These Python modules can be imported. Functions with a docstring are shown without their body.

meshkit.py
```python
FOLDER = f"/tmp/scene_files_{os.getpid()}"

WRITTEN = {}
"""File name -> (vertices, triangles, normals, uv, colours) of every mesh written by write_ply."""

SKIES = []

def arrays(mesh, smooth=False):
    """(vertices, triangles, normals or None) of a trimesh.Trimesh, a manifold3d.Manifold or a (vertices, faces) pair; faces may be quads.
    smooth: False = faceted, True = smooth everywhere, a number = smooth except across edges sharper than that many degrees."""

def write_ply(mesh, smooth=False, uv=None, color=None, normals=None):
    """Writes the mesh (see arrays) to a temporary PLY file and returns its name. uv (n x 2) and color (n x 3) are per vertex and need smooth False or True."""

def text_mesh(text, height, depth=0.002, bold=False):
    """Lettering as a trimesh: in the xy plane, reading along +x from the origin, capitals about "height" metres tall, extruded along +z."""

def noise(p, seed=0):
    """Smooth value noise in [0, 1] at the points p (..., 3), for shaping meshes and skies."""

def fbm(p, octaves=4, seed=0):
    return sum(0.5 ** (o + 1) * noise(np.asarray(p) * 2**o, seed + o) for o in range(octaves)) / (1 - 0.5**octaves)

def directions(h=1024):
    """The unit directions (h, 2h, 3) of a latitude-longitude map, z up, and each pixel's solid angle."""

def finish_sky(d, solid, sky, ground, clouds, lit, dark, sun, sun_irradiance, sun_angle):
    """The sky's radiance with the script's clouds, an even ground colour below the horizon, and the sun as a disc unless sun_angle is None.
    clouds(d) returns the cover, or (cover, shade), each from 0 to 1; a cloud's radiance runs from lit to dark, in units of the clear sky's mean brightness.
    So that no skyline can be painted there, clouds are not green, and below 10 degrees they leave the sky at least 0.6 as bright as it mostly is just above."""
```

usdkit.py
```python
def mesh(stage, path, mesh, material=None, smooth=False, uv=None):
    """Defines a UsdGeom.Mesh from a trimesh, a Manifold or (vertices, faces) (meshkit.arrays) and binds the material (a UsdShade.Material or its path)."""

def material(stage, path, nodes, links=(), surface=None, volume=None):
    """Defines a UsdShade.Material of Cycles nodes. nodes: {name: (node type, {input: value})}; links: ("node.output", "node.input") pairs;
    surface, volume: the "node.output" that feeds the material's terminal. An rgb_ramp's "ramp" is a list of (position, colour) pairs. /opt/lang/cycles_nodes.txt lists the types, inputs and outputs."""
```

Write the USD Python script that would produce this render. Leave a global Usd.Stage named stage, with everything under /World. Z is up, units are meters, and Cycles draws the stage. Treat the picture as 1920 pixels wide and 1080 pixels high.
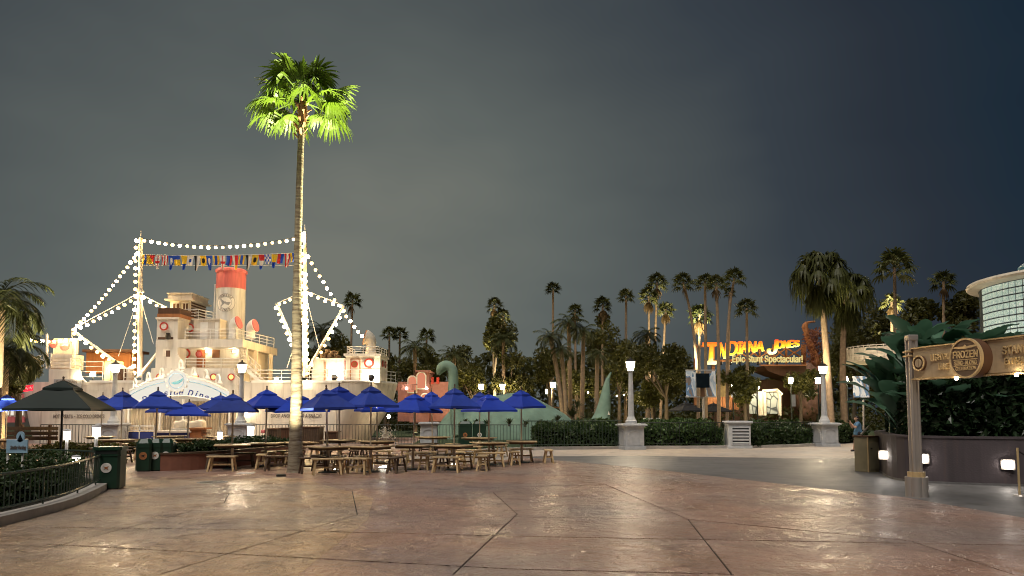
import math, random
import numpy as np, trimesh, usdkit, meshkit, manifold3d
import shapely
from shapely.geometry import Polygon, LineString, Point, box as sbox
from shapely.ops import unary_union
from pxr import Usd, UsdGeom, UsdLux, UsdShade, Gf, Sdf, Vt

# ------------------------------------------------------------------ camera, sky, night light
stage = Usd.Stage.CreateInMemory()
UsdGeom.SetStageUpAxis(stage, 'Z'); UsdGeom.SetStageMetersPerUnit(stage, 1.0)
UsdGeom.Xform.Define(stage, '/World')
PITCH, FPX, EYE, PY = math.radians(4.0), 1387.0, 1.7, 678.0
cam = UsdGeom.Camera.Define(stage, '/World/camera')
cam.AddTranslateOp().Set((0, 0, EYE)); cam.AddRotateXOp().Set(94.0)
cam.CreateHorizontalApertureAttr(36.0); cam.CreateVerticalApertureAttr(20.25)
cam.CreateFocalLengthAttr(36.0 * FPX / 1920); cam.CreateVerticalApertureOffsetAttr((PY - 540) / 1920 * 36)
cam.CreateClippingRangeAttr(Gf.Vec2f(.1, 3000)); cam.CreateExposureAttr(0.0)

sky = UsdLux.DomeLight.Define(stage, '/World/sky')
SUN_EL, SUN_AZ = -0.14, -2.4
skym = usdkit.material(stage, '/World/Looks/night_sky', {
    'st': ('sky_texture', {'sky_type': 'single_scattering', 'sun_disc': False, 'sun_elevation': SUN_EL, 'sun_rotation': SUN_AZ, 'altitude': 20.0}),
    'tc': ('texture_coordinate', {}), 'sep': ('separate_xyz', {}),
    'dot': ('vector_math', {'math_type': 'dot_product', 'vector2': (-.244, .967, .070)}),
    'map': ('mapping', {'scale': (1.2, 1.2, 2.6)}),
    'n': ('noise_texture', {'scale': 1.9, 'detail': 4.0, 'roughness': .5}),
    'ad': ('math', {'math_type': 'multiply_add', 'value2': .07, 'value3': -.035}),
    'sum': ('math', {'math_type': 'add'}),
    'glow': ('rgb_ramp', {'ramp': [(0, (.008, .013, .022)), (.5, (.008, .015, .027)), (.78, (.009, .021, .038)), (.815, (.0145, .027, .043)), (.855, (.0245, .033, .0465)), (.905, (.041, .053, .067)), (.94, (.074, .088, .093)), (.9725, (.121, .139, .132)), (1, (.185, .196, .170))]}),
    'mr': ('map_range', {'from_min': -1.0, 'from_max': 1.0}),
    'mix': ('mix', {'fac': .94}), 'b': ('background_shader', {'strength': 1.0})},
    [('tc.generated', 'dot.vector1'), ('tc.generated', 'map.vector'), ('map.vector', 'n.vector'), ('n.fac', 'ad.value1'),
     ('dot.value', 'mr.value'), ('mr.result', 'sum.value1'), ('ad.value', 'sum.value2'), ('sum.value', 'glow.fac'),
     ('st.color', 'mix.color1'), ('glow.color', 'mix.color2'), ('mix.color', 'b.color')], surface='b.background')
UsdShade.MaterialBindingAPI.Apply(sky.GetPrim()).Bind(skym)
sky.GetPrim().SetCustomDataByKey('kind', 'structure')
moon = UsdLux.DistantLight.Define(stage, '/World/night_glow')
moon.CreateIntensityAttr(.64); moon.CreateAngleAttr(30); moon.CreateNormalizeAttr(True); moon.CreateColorAttr(Gf.Vec3f(1.0, .93, .85))
moon.AddRotateZOp().Set(-24); moon.AddRotateXOp().Set(27)      # added fill from behind the camera, high up

# ------------------------------------------------------------------ helpers
R = random.Random(7); NR = np.random.default_rng(7)
CP, SP = math.cos(PITCH), math.sin(PITCH)
def at(px, py, Y):
    u = (PY - py) / FPX; t = Y / (CP - u * SP)
    return np.array([(px - 960) / FPX * t, Y, EYE + (SP + u * CP) * t])
def XX(px, Y, py=760): return at(px, py, Y)[0]
def ZZ(py, Y): return at(960, py, Y)[2]
def gr(px, py, z=0.0):
    x, u = (px - 960) / FPX, (PY - py) / FPX
    d = np.array([x, CP - u * SP, SP + u * CP]); t = (z - EYE) / d[2]
    return np.array([d[0] * t, d[1] * t])

used = {}
def numbered(base):
    k = used.get(base, -1) + 1; used[base] = k
    return base if k == 0 else f'{base}_{k:03d}'
def tag(p, label=None, cat=None, group=None, kind=None):
    p = p.GetPrim() if hasattr(p, 'GetPrim') else p
    for k, v in (('label', label), ('category', cat), ('group', group), ('kind', kind)):
        if v: p.SetCustomDataByKey(k, v)
    return p
def place(x, loc, rz=0, scale=None):
    x.AddTranslateOp().Set(Gf.Vec3d(*map(float, loc)))
    if isinstance(rz, tuple): x.AddRotateXYZOp().Set(Gf.Vec3f(*rz))
    elif rz: x.AddRotateZOp().Set(float(rz))
    if scale is not None: x.AddScaleOp().Set(Gf.Vec3f(*map(float, scale)))
def thing(name, label, cat, loc=(0, 0, 0), rz=0, group=None, scale=None):
    x = UsdGeom.Xform.Define(stage, numbered('/World/' + name)); place(x, loc, rz, scale)
    return tag(x, label, cat, group)
stage.CreateClassPrim('/World/kinds')
def kind(name):
    return UsdGeom.Xform.Define(stage, '/World/kinds/' + name).GetPrim()
def copy(k, name, label, cat, loc, rz=0, group=None, scale=None):
    t = thing(name, label, cat, loc, rz, group, scale)
    t.GetReferences().AddInternalReference(k.GetPath()); t.SetInstanceable(True)
    return t
def part(parent, name, mesh, mat, smooth=False, label=None):
    m = usdkit.mesh(stage, numbered(f'{parent.GetPath()}/{name}'), mesh, mat, smooth=smooth)
    if label: m.GetPrim().SetCustomDataByKey('label', label)
    return m.GetPrim()
def single(name, mesh, mat, label=None, cat=None, group=None, kind=None, smooth=False):
    m = usdkit.mesh(stage, numbered('/World/' + name), mesh, mat, smooth=smooth)
    return tag(m, label, cat, group, kind)

def join(ms):
    vs, fs, o = [], [], 0
    for m in ms:
        v, f = (m.vertices, m.faces) if hasattr(m, 'vertices') else m
        vs.append(np.asarray(v, float)); fs.append(np.asarray(f, int) + o); o += len(vs[-1])
    return np.vstack(vs), np.vstack(fs)
BOXF = np.array([[0, 2, 1], [1, 2, 3], [4, 5, 6], [5, 7, 6], [0, 1, 4], [1, 5, 4], [2, 6, 3], [3, 6, 7], [0, 4, 2], [2, 4, 6], [1, 3, 5], [3, 7, 5]])
def box(x0, x1, y0, y1, z0, z1):
    v = np.array([(x, y, z) for z in (z0, z1) for y in (y0, y1) for x in (x0, x1)], float)
    return v, BOXF.copy()
def cbox(x0, x1, y0, y1, z0, z1, b=.01):
    pts = []
    for sx in (0, 1):
        for sy in (0, 1):
            for sz in (0, 1):
                X, Y, Z = (x0, x1)[sx], (y0, y1)[sy], (z0, z1)[sz]
                dx, dy, dz = (b, -b)[sx], (b, -b)[sy], (b, -b)[sz]
                pts += [(X, Y + dy, Z + dz), (X + dx, Y, Z + dz), (X + dx, Y + dy, Z)]
    h = trimesh.convex.convex_hull(np.array(pts)); return np.array(h.vertices), np.array(h.faces)
def frame(d):
    d = np.asarray(d, float); d = d / np.linalg.norm(d)
    a = np.array([0, 0, 1.]) if abs(d[2]) < .9 else np.array([1., 0, 0])
    s = np.cross(a, d); s /= np.linalg.norm(s); return s, np.cross(d, s)
def tube(pts, r, n=6, cap=True):
    pts = np.asarray(pts, float); k = len(pts); r = np.broadcast_to(np.asarray(r, float), (k,))
    tan = np.gradient(pts, axis=0); s, u = frame(tan[0]); vs = []
    for i in range(k):
        d = tan[i] / np.linalg.norm(tan[i]); s = s - d * (s @ d); s /= np.linalg.norm(s); u = np.cross(d, s)
        a = np.arange(n) * 2 * math.pi / n
        vs.append(pts[i] + r[i] * (np.cos(a)[:, None] * s + np.sin(a)[:, None] * u))
    v = np.vstack(vs); f = []
    for i in range(k - 1):
        for j in range(n):
            a, b = i * n + j, i * n + (j + 1) % n
            f += [(a, b, b + n), (a, b + n, a + n)]
    if cap:
        v = np.vstack([v, pts[0], pts[-1]]); c0, c1 = k * n, k * n + 1
        for j in range(n):
            f += [(c0, (j + 1) % n, j), (c1, (k - 1) * n + j, (k - 1) * n + (j + 1) % n)]
    return v, np.array(f)
def bar(p0, p1, w, h=None):
    p0, p1 = np.asarray(p0, float), np.asarray(p1, float); s, u = frame(p1 - p0); h = h or w
    v = [p + a * s * w / 2 + b * u * h / 2 for p in (p0, p1) for b in (-1, 1) for a in (-1, 1)]
    return np.array(v), BOXF.copy()
def cyl(p0, p1, r0, r1=None, n=10): return tube([p0, p1], [r0, r0 if r1 is None else r1], n)
def lathe(prof, n=16, c=(0, 0, 0)):
    prof = np.asarray(prof, float); k = len(prof); a = np.arange(n) * 2 * math.pi / n
    v = np.vstack([np.c_[r * np.cos(a), r * np.sin(a), np.full(n, z)] for r, z in prof]) + np.asarray(c, float); f = []
    for i in range(k - 1):
        for j in range(n):
            p, q = i * n + j, i * n + (j + 1) % n
            f += [(p, q, q + n), (p, q + n, p + n)]
    return v, np.array(f)
def ball(c, r, sub=1, sc=(1, 1, 1)):
    m = trimesh.creation.icosphere(subdivisions=sub, radius=1.0)
    return np.array(m.vertices) * r * np.asarray(sc) + np.asarray(c, float), np.array(m.faces)
def prism(poly, depth, o=(0, 0, 0), u=(1, 0, 0), v=(0, 0, 1), w=(0, 1, 0)):
    """2D shapely polygon (or point list) in axes u, v extruded by depth along w from o."""
    if not hasattr(poly, 'geom_type'): poly = Polygon(poly).buffer(0)
    geoms = list(getattr(poly, 'geoms', [poly])); ms = [trimesh.creation.extrude_polygon(g, abs(depth), engine='earcut') for g in geoms if g.area > 1e-9]
    m = trimesh.util.concatenate(ms); p = np.array(m.vertices); f = np.array(m.faces)
    if depth < 0: p[:, 2] *= -1
    o, u, v, w = (np.asarray(x, float) for x in (o, u, v, w))
    q = o + p[:, :1] * u + p[:, 1:2] * v + p[:, 2:] * w
    if np.dot(np.cross(u, v), w) * (1 if depth > 0 else -1) < 0: f = f[:, ::-1]
    return q, f
def front(pts, y0, y1, Y):
    """outline in photograph pixels at depth Y -> slab from y0 to y1"""
    return prism(Polygon([(at(a, b, Y)[0], at(a, b, Y)[2]) for a, b in pts]).buffer(0), y1 - y0, (0, y0, 0))
def pbox(px0, px1, py0, py1, Y, d, b=0):
    """box whose near face is the pixel rectangle at depth Y; d metres deep"""
    x0, x1, z1, z0 = XX(px0, Y), XX(px1, Y), ZZ(py0, Y), ZZ(py1, Y)
    return cbox(x0, x1, Y, Y + d, z0, z1, b) if b else box(x0, x1, Y, Y + d, z0, z1)
def move(m, loc=(0, 0, 0), rz=0, s=1):
    v, f = m; c, n = math.cos(rz), math.sin(rz); v = np.asarray(v) * s
    return np.c_[v[:, 0] * c - v[:, 1] * n, v[:, 0] * n + v[:, 1] * c, v[:, 2]] + np.asarray(loc, float), f
def text(s, h, o, u, v=(0, 0, 1), depth=.01, bold=False, width=None, shear=0):
    m = meshkit.text_mesh(s, h, 1.0, bold); p = np.array(m.vertices); f = np.array(m.faces)
    p[:, 0] -= p[:, 0].min()
    if width: p[:, 0] *= width / p[:, 0].max()
    p[:, 0] += shear * p[:, 1]
    u, v = np.asarray(u, float), np.asarray(v, float); w = np.cross(u, v)
    return np.asarray(o, float) + p[:, :1] * u + p[:, 1:2] * v + p[:, 2:] * depth * w, f
def curve(p0, p1, sag, n=12):
    p0, p1 = np.asarray(p0, float), np.asarray(p1, float); t = np.linspace(0, 1, n)[:, None]
    q = p0 + (p1 - p0) * t; q[:, 2] -= (sag * 4 * t * (1 - t))[:, 0]; return q
def smooth_path(pts, n=40):
    from scipy.interpolate import splprep, splev
    p = np.asarray(pts, float); tck, _ = splprep(p.T, s=0, k=min(3, len(p) - 1)); return np.array(splev(np.linspace(0, 1, n), tck)).T
def along(pts, step):
    pts = np.asarray(pts, float); d = np.r_[0, np.cumsum(np.linalg.norm(np.diff(pts, axis=0), axis=1))]
    s = np.arange(0, d[-1], step); return np.c_[tuple(np.interp(s, d, pts[:, k]) for k in range(pts.shape[1]))]

# ------------------------------------------------------------------ materials
def M(name, col, rough=.6, metal=0.0, var=.18, scale=4.0, bump=0.0, bscale=30.0, spec=.5, streak=0, rnd=0.0, rust=0.0):
    """painted or natural surface: colour drifting with noise, optional vertical weather streaks, fine relief"""
    col = np.array(col, float)
    n = {'tc': ('texture_coordinate', {}), 'mp': ('mapping', {'scale': (1, 1, .12) if streak else (1, 1, 1)}),
         'n': ('noise_texture', {'scale': scale, 'detail': 4.0, 'roughness': .6}),
         'r': ('rgb_ramp', {'ramp': [(.25, tuple(col * (1 - var))), (.75, tuple(np.minimum(col * (1 + var), .95)))]}),
         'p': ('principled_bsdf', {'roughness': rough, 'metallic': metal, 'specular_ior_level': spec})}
    l = [('tc.object', 'mp.vector'), ('mp.vector', 'n.vector'), ('n.fac', 'r.fac')]
    out = 'r.color'
    if rnd:
        n['oi'] = ('object_info', {}); n['mr'] = ('map_range', {'to_min': 1 - rnd, 'to_max': 1 + rnd}); n['h'] = ('hsv', {})
        l += [('oi.random', 'mr.value'), ('mr.result', 'h.value'), ('r.color', 'h.color')]; out = 'h.color'
    if rust:
        n['rm'] = ('mapping', {'scale': (1.6, 1.6, .13)}); n['rn'] = ('noise_texture', {'scale': 2.4, 'detail': 6.0, 'roughness': .7}); n['rr'] = ('rgb_ramp', {'ramp': [(.55, (0, 0, 0)), (.78, (rust,) * 3)]}); n['rx'] = ('mix', {'color2': (.20, .10, .045)})
        l += [('tc.object', 'rm.vector'), ('rm.vector', 'rn.vector'), ('rn.fac', 'rr.fac'), ('rr.color', 'rx.fac'), (out, 'rx.color1')]; out = 'rx.color'
    l.append((out, 'p.base_color'))
    if bump:
        n['bn'] = ('noise_texture', {'scale': bscale, 'detail': 3.0}); n['b'] = ('bump', {'strength': bump, 'distance': .02})
        l += [('tc.object', 'bn.vector'), ('bn.fac', 'b.height'), ('b.normal', 'p.normal')]
    return usdkit.material(stage, '/World/Looks/' + name, n, l, surface='p.BSDF')
def E(name, col, s):
    return usdkit.material(stage, '/World/Looks/' + name, {'e': ('emission', {'color': col, 'strength': s})}, [], surface='e.emission')
def leafmat(name, col, trans=.3, rough=.5, rnd=.25):
    col = np.array(col, float)
    return usdkit.material(stage, '/World/Looks/' + name, {
        'g': ('geometry', {}), 'r': ('rgb_ramp', {'ramp': [(0, tuple(col * .6)), (.6, tuple(col)), (1, tuple(col * np.array([1.5, 1.35, 1.1])))]}),
        'oi': ('object_info', {}), 'mr': ('map_range', {'to_min': 1 - rnd, 'to_max': 1 + rnd}), 'h': ('hsv', {}),
        'p': ('principled_bsdf', {'roughness': rough, 'specular_ior_level': .4}), 't': ('translucent_bsdf', {}), 'm': ('mix_closure', {'fac': trans})},
        [('g.random_per_island', 'r.fac'), ('oi.random', 'mr.value'), ('mr.result', 'h.value'), ('r.color', 'h.color'), ('h.color', 'p.base_color'), ('h.color', 't.color'),
         ('p.BSDF', 'm.closure1'), ('t.BSDF', 'm.closure2')], surface='m.closure')

def stamped(name, col, var, rough, bump, scale, rvar=.12, dist=.05):
    col = np.array(col, float)
    return usdkit.material(stage, '/World/Looks/' + name, {
        'g': ('geometry', {}), 'big': ('noise_texture', {'scale': .35, 'detail': 5.0, 'roughness': .62}),
        'r': ('rgb_ramp', {'ramp': [(.3, tuple(col * (1 - var))), (.5, tuple(col)), (.72, tuple(col * (1 + var)))]}),
        'fine': ('noise_texture', {'scale': 60.0, 'detail': 2.0}), 'fr': ('map_range', {'to_min': .8, 'to_max': 1.2}), 'h': ('hsv', {}),
        'rn': ('noise_texture', {'scale': .8, 'detail': 4.0, 'roughness': .7}), 'rr': ('map_range', {'from_min': .3, 'from_max': .7, 'to_min': rough - rvar, 'to_max': rough + rvar}),
        'b1': ('noise_texture', {'scale': scale, 'detail': 5.0, 'roughness': .6, 'distortion': .7}), 'b2': ('noise_texture', {'scale': 26.0, 'detail': 3.0}), 'bm': ('math', {'math_type': 'multiply_add', 'value2': .22}), 'st': ('noise_texture', {'scale': 1.7, 'detail': 6.0, 'roughness': .75}), 'sr': ('rgb_ramp', {'ramp': [(.32, (.50, .47, .45)), (.45, (.92, .91, .9)), (.55, (1, 1, 1)), (.72, (1.12, 1.1, 1.08))]}), 'sm': ('mix', {'mix_type': 'multiply', 'fac': 1.0}), 'hu': ('noise_texture', {'scale': .22, 'detail': 3.0}), 'hr': ('rgb_ramp', {'ramp': [(.40, (0, 0, 0)), (.66, (.6, .6, .6))]}), 'hm': ('mix', {'color2': tuple(np.full(3, col.mean() * .98) * [1.02, .99, 1.0])}), 'bu': ('bump', {'strength': bump, 'distance': dist}),
        'p': ('principled_bsdf', {'specular_ior_level': .6})},
        [('g.position', 'big.vector'), ('big.fac', 'r.fac'), ('g.position', 'fine.vector'), ('fine.fac', 'fr.value'), ('fr.result', 'h.value'), ('r.color', 'h.color'), ('g.position', 'st.vector'), ('st.fac', 'sr.fac'), ('g.position', 'hu.vector'), ('hu.fac', 'hr.fac'), ('hr.color', 'hm.fac'), ('h.color', 'hm.color1'), ('hm.color', 'sm.color1'), ('sr.color', 'sm.color2'), ('sm.color', 'p.base_color'),
         ('g.position', 'rn.vector'), ('rn.fac', 'rr.value'), ('rr.result', 'p.roughness'), ('g.position', 'b1.vector'), ('g.position', 'b2.vector'), ('b2.fac', 'bm.value1'), ('b1.fac', 'bm.value3'), ('bm.value', 'bu.height'), ('bu.normal', 'p.normal')], surface='p.BSDF')

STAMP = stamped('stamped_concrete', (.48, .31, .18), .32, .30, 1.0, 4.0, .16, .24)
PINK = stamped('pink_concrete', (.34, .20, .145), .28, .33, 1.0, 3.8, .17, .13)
GREYC = stamped('smooth_concrete', (.135, .132, .13), .25, .52, .35, 6.0, .08, .06)
CREAMC = stamped('cream_concrete', (.46, .38, .30), .18, .60, .3, 6.0, .08)
JOINT = M('joint_sand', (.03, .022, .018), .95)
SOIL = M('dark_soil', (.035, .03, .02), .95, bump=.6)
GRASS = M('dark_lawn', (.03, .05, .018), .9, var=.5, scale=2, bump=.8, bscale=40)
CURB = M('curb_concrete', (.38, .35, .32), .8, bump=.3)
STONE = M('pedestal_stone', (.46, .47, .48), .8, bump=.35, scale=6, var=.14)
HULL = M('hull_paint', (.63, .575, .49), .55, streak=1, scale=3, var=.13, bump=.25, bscale=1.3, rust=.75)
CREAM = M('cream_paint', (.74, .67, .55), .5, streak=1, scale=4, var=.12, rust=.5)
WHITE = M('white_paint', (.78, .76, .70), .45, var=.08)
FUNNEL = M('funnel_paint', (.62, .63, .62), .5, streak=1, scale=5, var=.25, rust=.45)
REDP = M('red_paint', (.60, .16, .165), .45, streak=1, scale=6, var=.25)
REDT = M('red_trim', (.50, .05, .03), .45)
BROWN = M('brown_wood', (.10, .045, .02), .6, streak=1, scale=8)
ORANGE = M('orange_wood', (.38, .15, .05), .6, streak=1, scale=8)
WOOD = M('bench_wood', (.52, .37, .19), .5, var=.3, scale=9, bump=.2, rnd=.25)
DARKW = M('dark_bench_wood', (.09, .055, .03), .6, var=.3, scale=9, rnd=.2)
POLE = M('pole_wood', (.55, .46, .33), .45, var=.12)
BLUE = M('blue_canvas', (.009, .044, .42), .75, var=.15, scale=2.5, bump=.15, bscale=8, rnd=.2)
DGREEN = M('dark_green_canvas', (.004, .013, .009), .7, bump=.15, bscale=6)
BLACKC = M('black_canvas', (.012, .012, .014), .8)
BIN = M('bin_green', (.012, .04, .022), .4, var=.2)
IRON = M('black_iron', (.015, .02, .017), .45)
GRON = M('green_iron', (.03, .05, .035), .4)
STEEL = M('brushed_post', (.44, .40, .36), .4, metal=.5, var=.04, scale=2)
TAN = M('sign_tan', (.50, .385, .24), .5, var=.12, bump=.15, rust=.3)
GOLD = M('sign_gold', (.62, .46, .24), .35, metal=.3)
PLUM = M('planter_plaster', (.070, .055, .060), .75, var=.35, streak=1, scale=2.5, bump=.3, rust=.25)
TERRA = M('terracotta_wall', (.22, .085, .05), .7, bump=.3)
DINO = M('green_plaster', (.17, .265, .205), .85, var=.3, scale=1.1, bump=1.0, bscale=3.5, rust=.35)
BARK = M('palm_bark', (.24, .17, .11), .9, var=.3, scale=5, bump=.8, bscale=14)
BARKG = usdkit.material(stage, '/World/Looks/ringed_bark', {'tc': ('texture_coordinate', {}), 'mp': ('mapping', {'scale': (1.5, 1.5, 9.0)}), 'n': ('noise_texture', {'scale': 1.6, 'detail': 5.0, 'roughness': .65}), 'r': ('rgb_ramp', {'ramp': [(.30, (.07, .045, .03)), (.42, (.17, .13, .085)), (.55, (.26, .22, .15)), (.75, (.33, .29, .21))]}), 'bu': ('bump', {'strength': .9, 'distance': .03}), 'p': ('principled_bsdf', {'roughness': .9})},
    [('tc.object', 'mp.vector'), ('mp.vector', 'n.vector'), ('n.fac', 'r.fac'), ('n.fac', 'bu.height'), ('bu.normal', 'p.normal'), ('r.color', 'p.base_color')], surface='p.BSDF')
BOOT = M('palm_boot', (.26, .12, .05), .85, var=.35, scale=8)
TWIG = M('tree_bark', (.10, .075, .05), .9, var=.3)
TWIGD = M('inner_twigs', (.008, .010, .005), 1.0, spec=0.0)  # near-black solid fill, its colour holds the shade inside the hedges
LPALM = leafmat('palm_leaf', (.14, .23, .02), .5, .45, .1)
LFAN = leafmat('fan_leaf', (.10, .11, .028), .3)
LFEA = leafmat('feather_leaf', (.085, .10, .035), .25)
LDEAD = leafmat('dead_leaf', (.28, .19, .09), .2)
LTREE = leafmat('tree_leaf', (.115, .115, .022), .3)
LHEDGE = leafmat('hedge_leaf', (.05, .10, .024), .25)
LBIG = leafmat('broad_leaf', (.14, .30, .185), .3, .3)
LIVY = leafmat('ivy_leaf', (.03, .065, .025), .2, .3)
BULB = E('bulb_light', (1.0, .66, .27), 100.0); BULBW = E('warm_bulb_light', (1.0, .60, .20), 8.0)
LAMP = E('lantern_light', (1.0, .80, .54), 330.0)
LAMPB = E('small_lantern_light', (1.0, .78, .46), 170.0)
FLOOD = E('flood_light', (1.0, .86, .58), 190.0)
GLOBE = E('wall_globe_light', (1.0, .80, .48), 95.0)
PATHL = E('path_light', (1.0, .95, .80), 22.0)
BULK = E('bulkhead_light', (1.0, .90, .80), 26.0)
PORT = E('porthole_glow', (1.0, .72, .25), 1.3)
SIGNL = E('sign_backlight', (1.0, .95, .82), .85)
GLINT = M('lens_glass', (.75, .75, .70), .2)
BRASSK = M('dark_metal', (.05, .045, .04), .4, metal=.6)
TXT = M('sign_lettering', (.16, .13, .11), .6)
TEAL = M('teal_paint', (.05, .32, .42), .4)  # paint on the wave mark; on the drum roof it stands for teal light
GREYP = M('grey_paint', (.30, .30, .30), .6)
CLOTH = M('draped_cloth', (.62, .53, .40), .8, bump=.2, scale=2)
BLUEP = M('blue_panel', (.03, .045, .20), .55)
PINKW = M('pink_stucco', (.36, .155, .12), .8, bump=.2)
SIGNB = M('pale_blue_board', (.30, .47, .60), .5)
DARK = M('dark_screen', (.006, .01, .014), .12)

# ------------------------------------------------------------------ ground
single('ground', box(-400, 400, -60, 900, -.30, -.02), SOIL, kind='structure')
lawn_edge = [gr(985, 845), gr(1180, 842.5), gr(1385, 841), gr(1545, 836), gr(1618, 829)]
lawn_pts = [(p[0], p[1] + .3) for p in lawn_edge] + [(24, 46), (60, 60), (60, 130), (-60, 130), (-60, 52), (-6, 52), (-5, 36.5)]
lawn_poly = Polygon(lawn_pts).buffer(0)
single('lawn', prism(lawn_poly, .14, (0, 0, -.02), (1, 0, 0), (0, 1, 0), (0, 0, 1)), GRASS, kind='structure')
plaza_poly = sbox(-45, -8, 45, 55).difference(lawn_poly.buffer(.05))
joints = [[(0, 989), (480, 995), (960, 1007), (1920, 1024)], [(300, 1079), (670, 966), (660, 920), (585, 896)], [(100, 1027), (420, 944), (430, 925)],
          [(1136, 910), (1290, 975), (1372, 1079)], [(850, 1079), (970, 965), (925, 925)], [(1710, 1017), (1900, 1079)], [(90, 1022), (960, 1069), (1372, 1079)],
          [(670, 966), (1290, 975)], [(200, 932), (660, 920), (1136, 910)], [(1290, 975), (1720, 1017)]]
lines = [LineString([gr(*p) for p in j]) for j in joints] + [LineString([(-45, y), (45, y)]) for y in (-3.0, 1.5)] + [LineString([(x, -8), (x, 8.2)]) for x in (-30, -15, 14, 28)]
band = Polygon([gr(*p) for p in [(985, 858), (1210, 879), (1500, 912), (1700, 934), (1920, 972), (2600, 1040), (2900, 900), (1640, 826), (1545, 838), (1385, 843), (1180, 845)]]).buffer(0)
cream = Polygon([gr(*p) for p in [(900, 872), (985, 856), (1210, 855), (1380, 858), (1500, 860), (1650, 858), (1720, 824), (1545, 833), (1180, 841), (985, 843), (700, 858)]]).buffer(0).difference(lawn_poly.buffer(.05))
groove = unary_union([l.buffer(.026 if k in (0, 6, 8, 9) else .011) for k, l in enumerate(lines)])
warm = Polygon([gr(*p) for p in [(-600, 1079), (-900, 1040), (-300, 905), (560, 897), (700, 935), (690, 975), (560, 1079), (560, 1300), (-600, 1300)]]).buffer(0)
plaza = UsdGeom.Xform.Define(stage, '/World/plaza'); tag(plaza, kind='structure')
part(plaza, 'joint_bed', prism(plaza_poly, .01, (0, 0, -.012), (1, 0, 0), (0, 1, 0), (0, 0, 1)), JOINT)
def slabs(poly, mat):
    for g in sorted(getattr(poly, 'geoms', [poly]), key=lambda q: (round(q.centroid.x, 2), round(q.centroid.y, 2))):
        if g.area > .02:
            part(plaza, 'slab', prism(g, .012, (0, 0, 0), (1, 0, 0), (0, 1, 0), (0, 0, 1)), mat)
rest = plaza_poly.difference(groove)
slabs(rest.intersection(cream), CREAMC)
slabs(rest.intersection(band.difference(cream.buffer(.02))), GREYC)
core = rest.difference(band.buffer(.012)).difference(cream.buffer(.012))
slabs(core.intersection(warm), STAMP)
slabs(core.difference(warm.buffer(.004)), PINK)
mh = thing('manhole_cover', 'round iron manhole cover set in the plaza left of the tall palm', 'manhole cover', (*gr(398, 905), .012))
part(mh, 'ring', lathe([(.36, 0), (.36, .006), (.30, .008), (.30, 0)], 28), GREYP); part(mh, 'lid', lathe([(.0, .003), (.29, .003), (.29, 0)], 28), IRON)
gl = gr(462, 888); single('drain_plate', move(cbox(-.22, .22, -.14, .14, 0, .008, .003), (*gl, .012)), STONE, 'pale rectangular drain plate flush in the paving before the bench', 'drain plate')

def sweep_curb(pts, w, h, z0=0):
    p = np.asarray(pts, float); poly = LineString(p).buffer(w / 2, cap_style=2, join_style=1)
    return prism(poly, h, (0, 0, z0), (1, 0, 0), (0, 1, 0), (0, 0, 1))
cp = smooth_path([gr(880, 851)] + lawn_edge + [(24, 42)], 40)
single('kerb', sweep_curb(cp + [0, .15], .25, .15), CURB, kind='structure')

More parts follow.
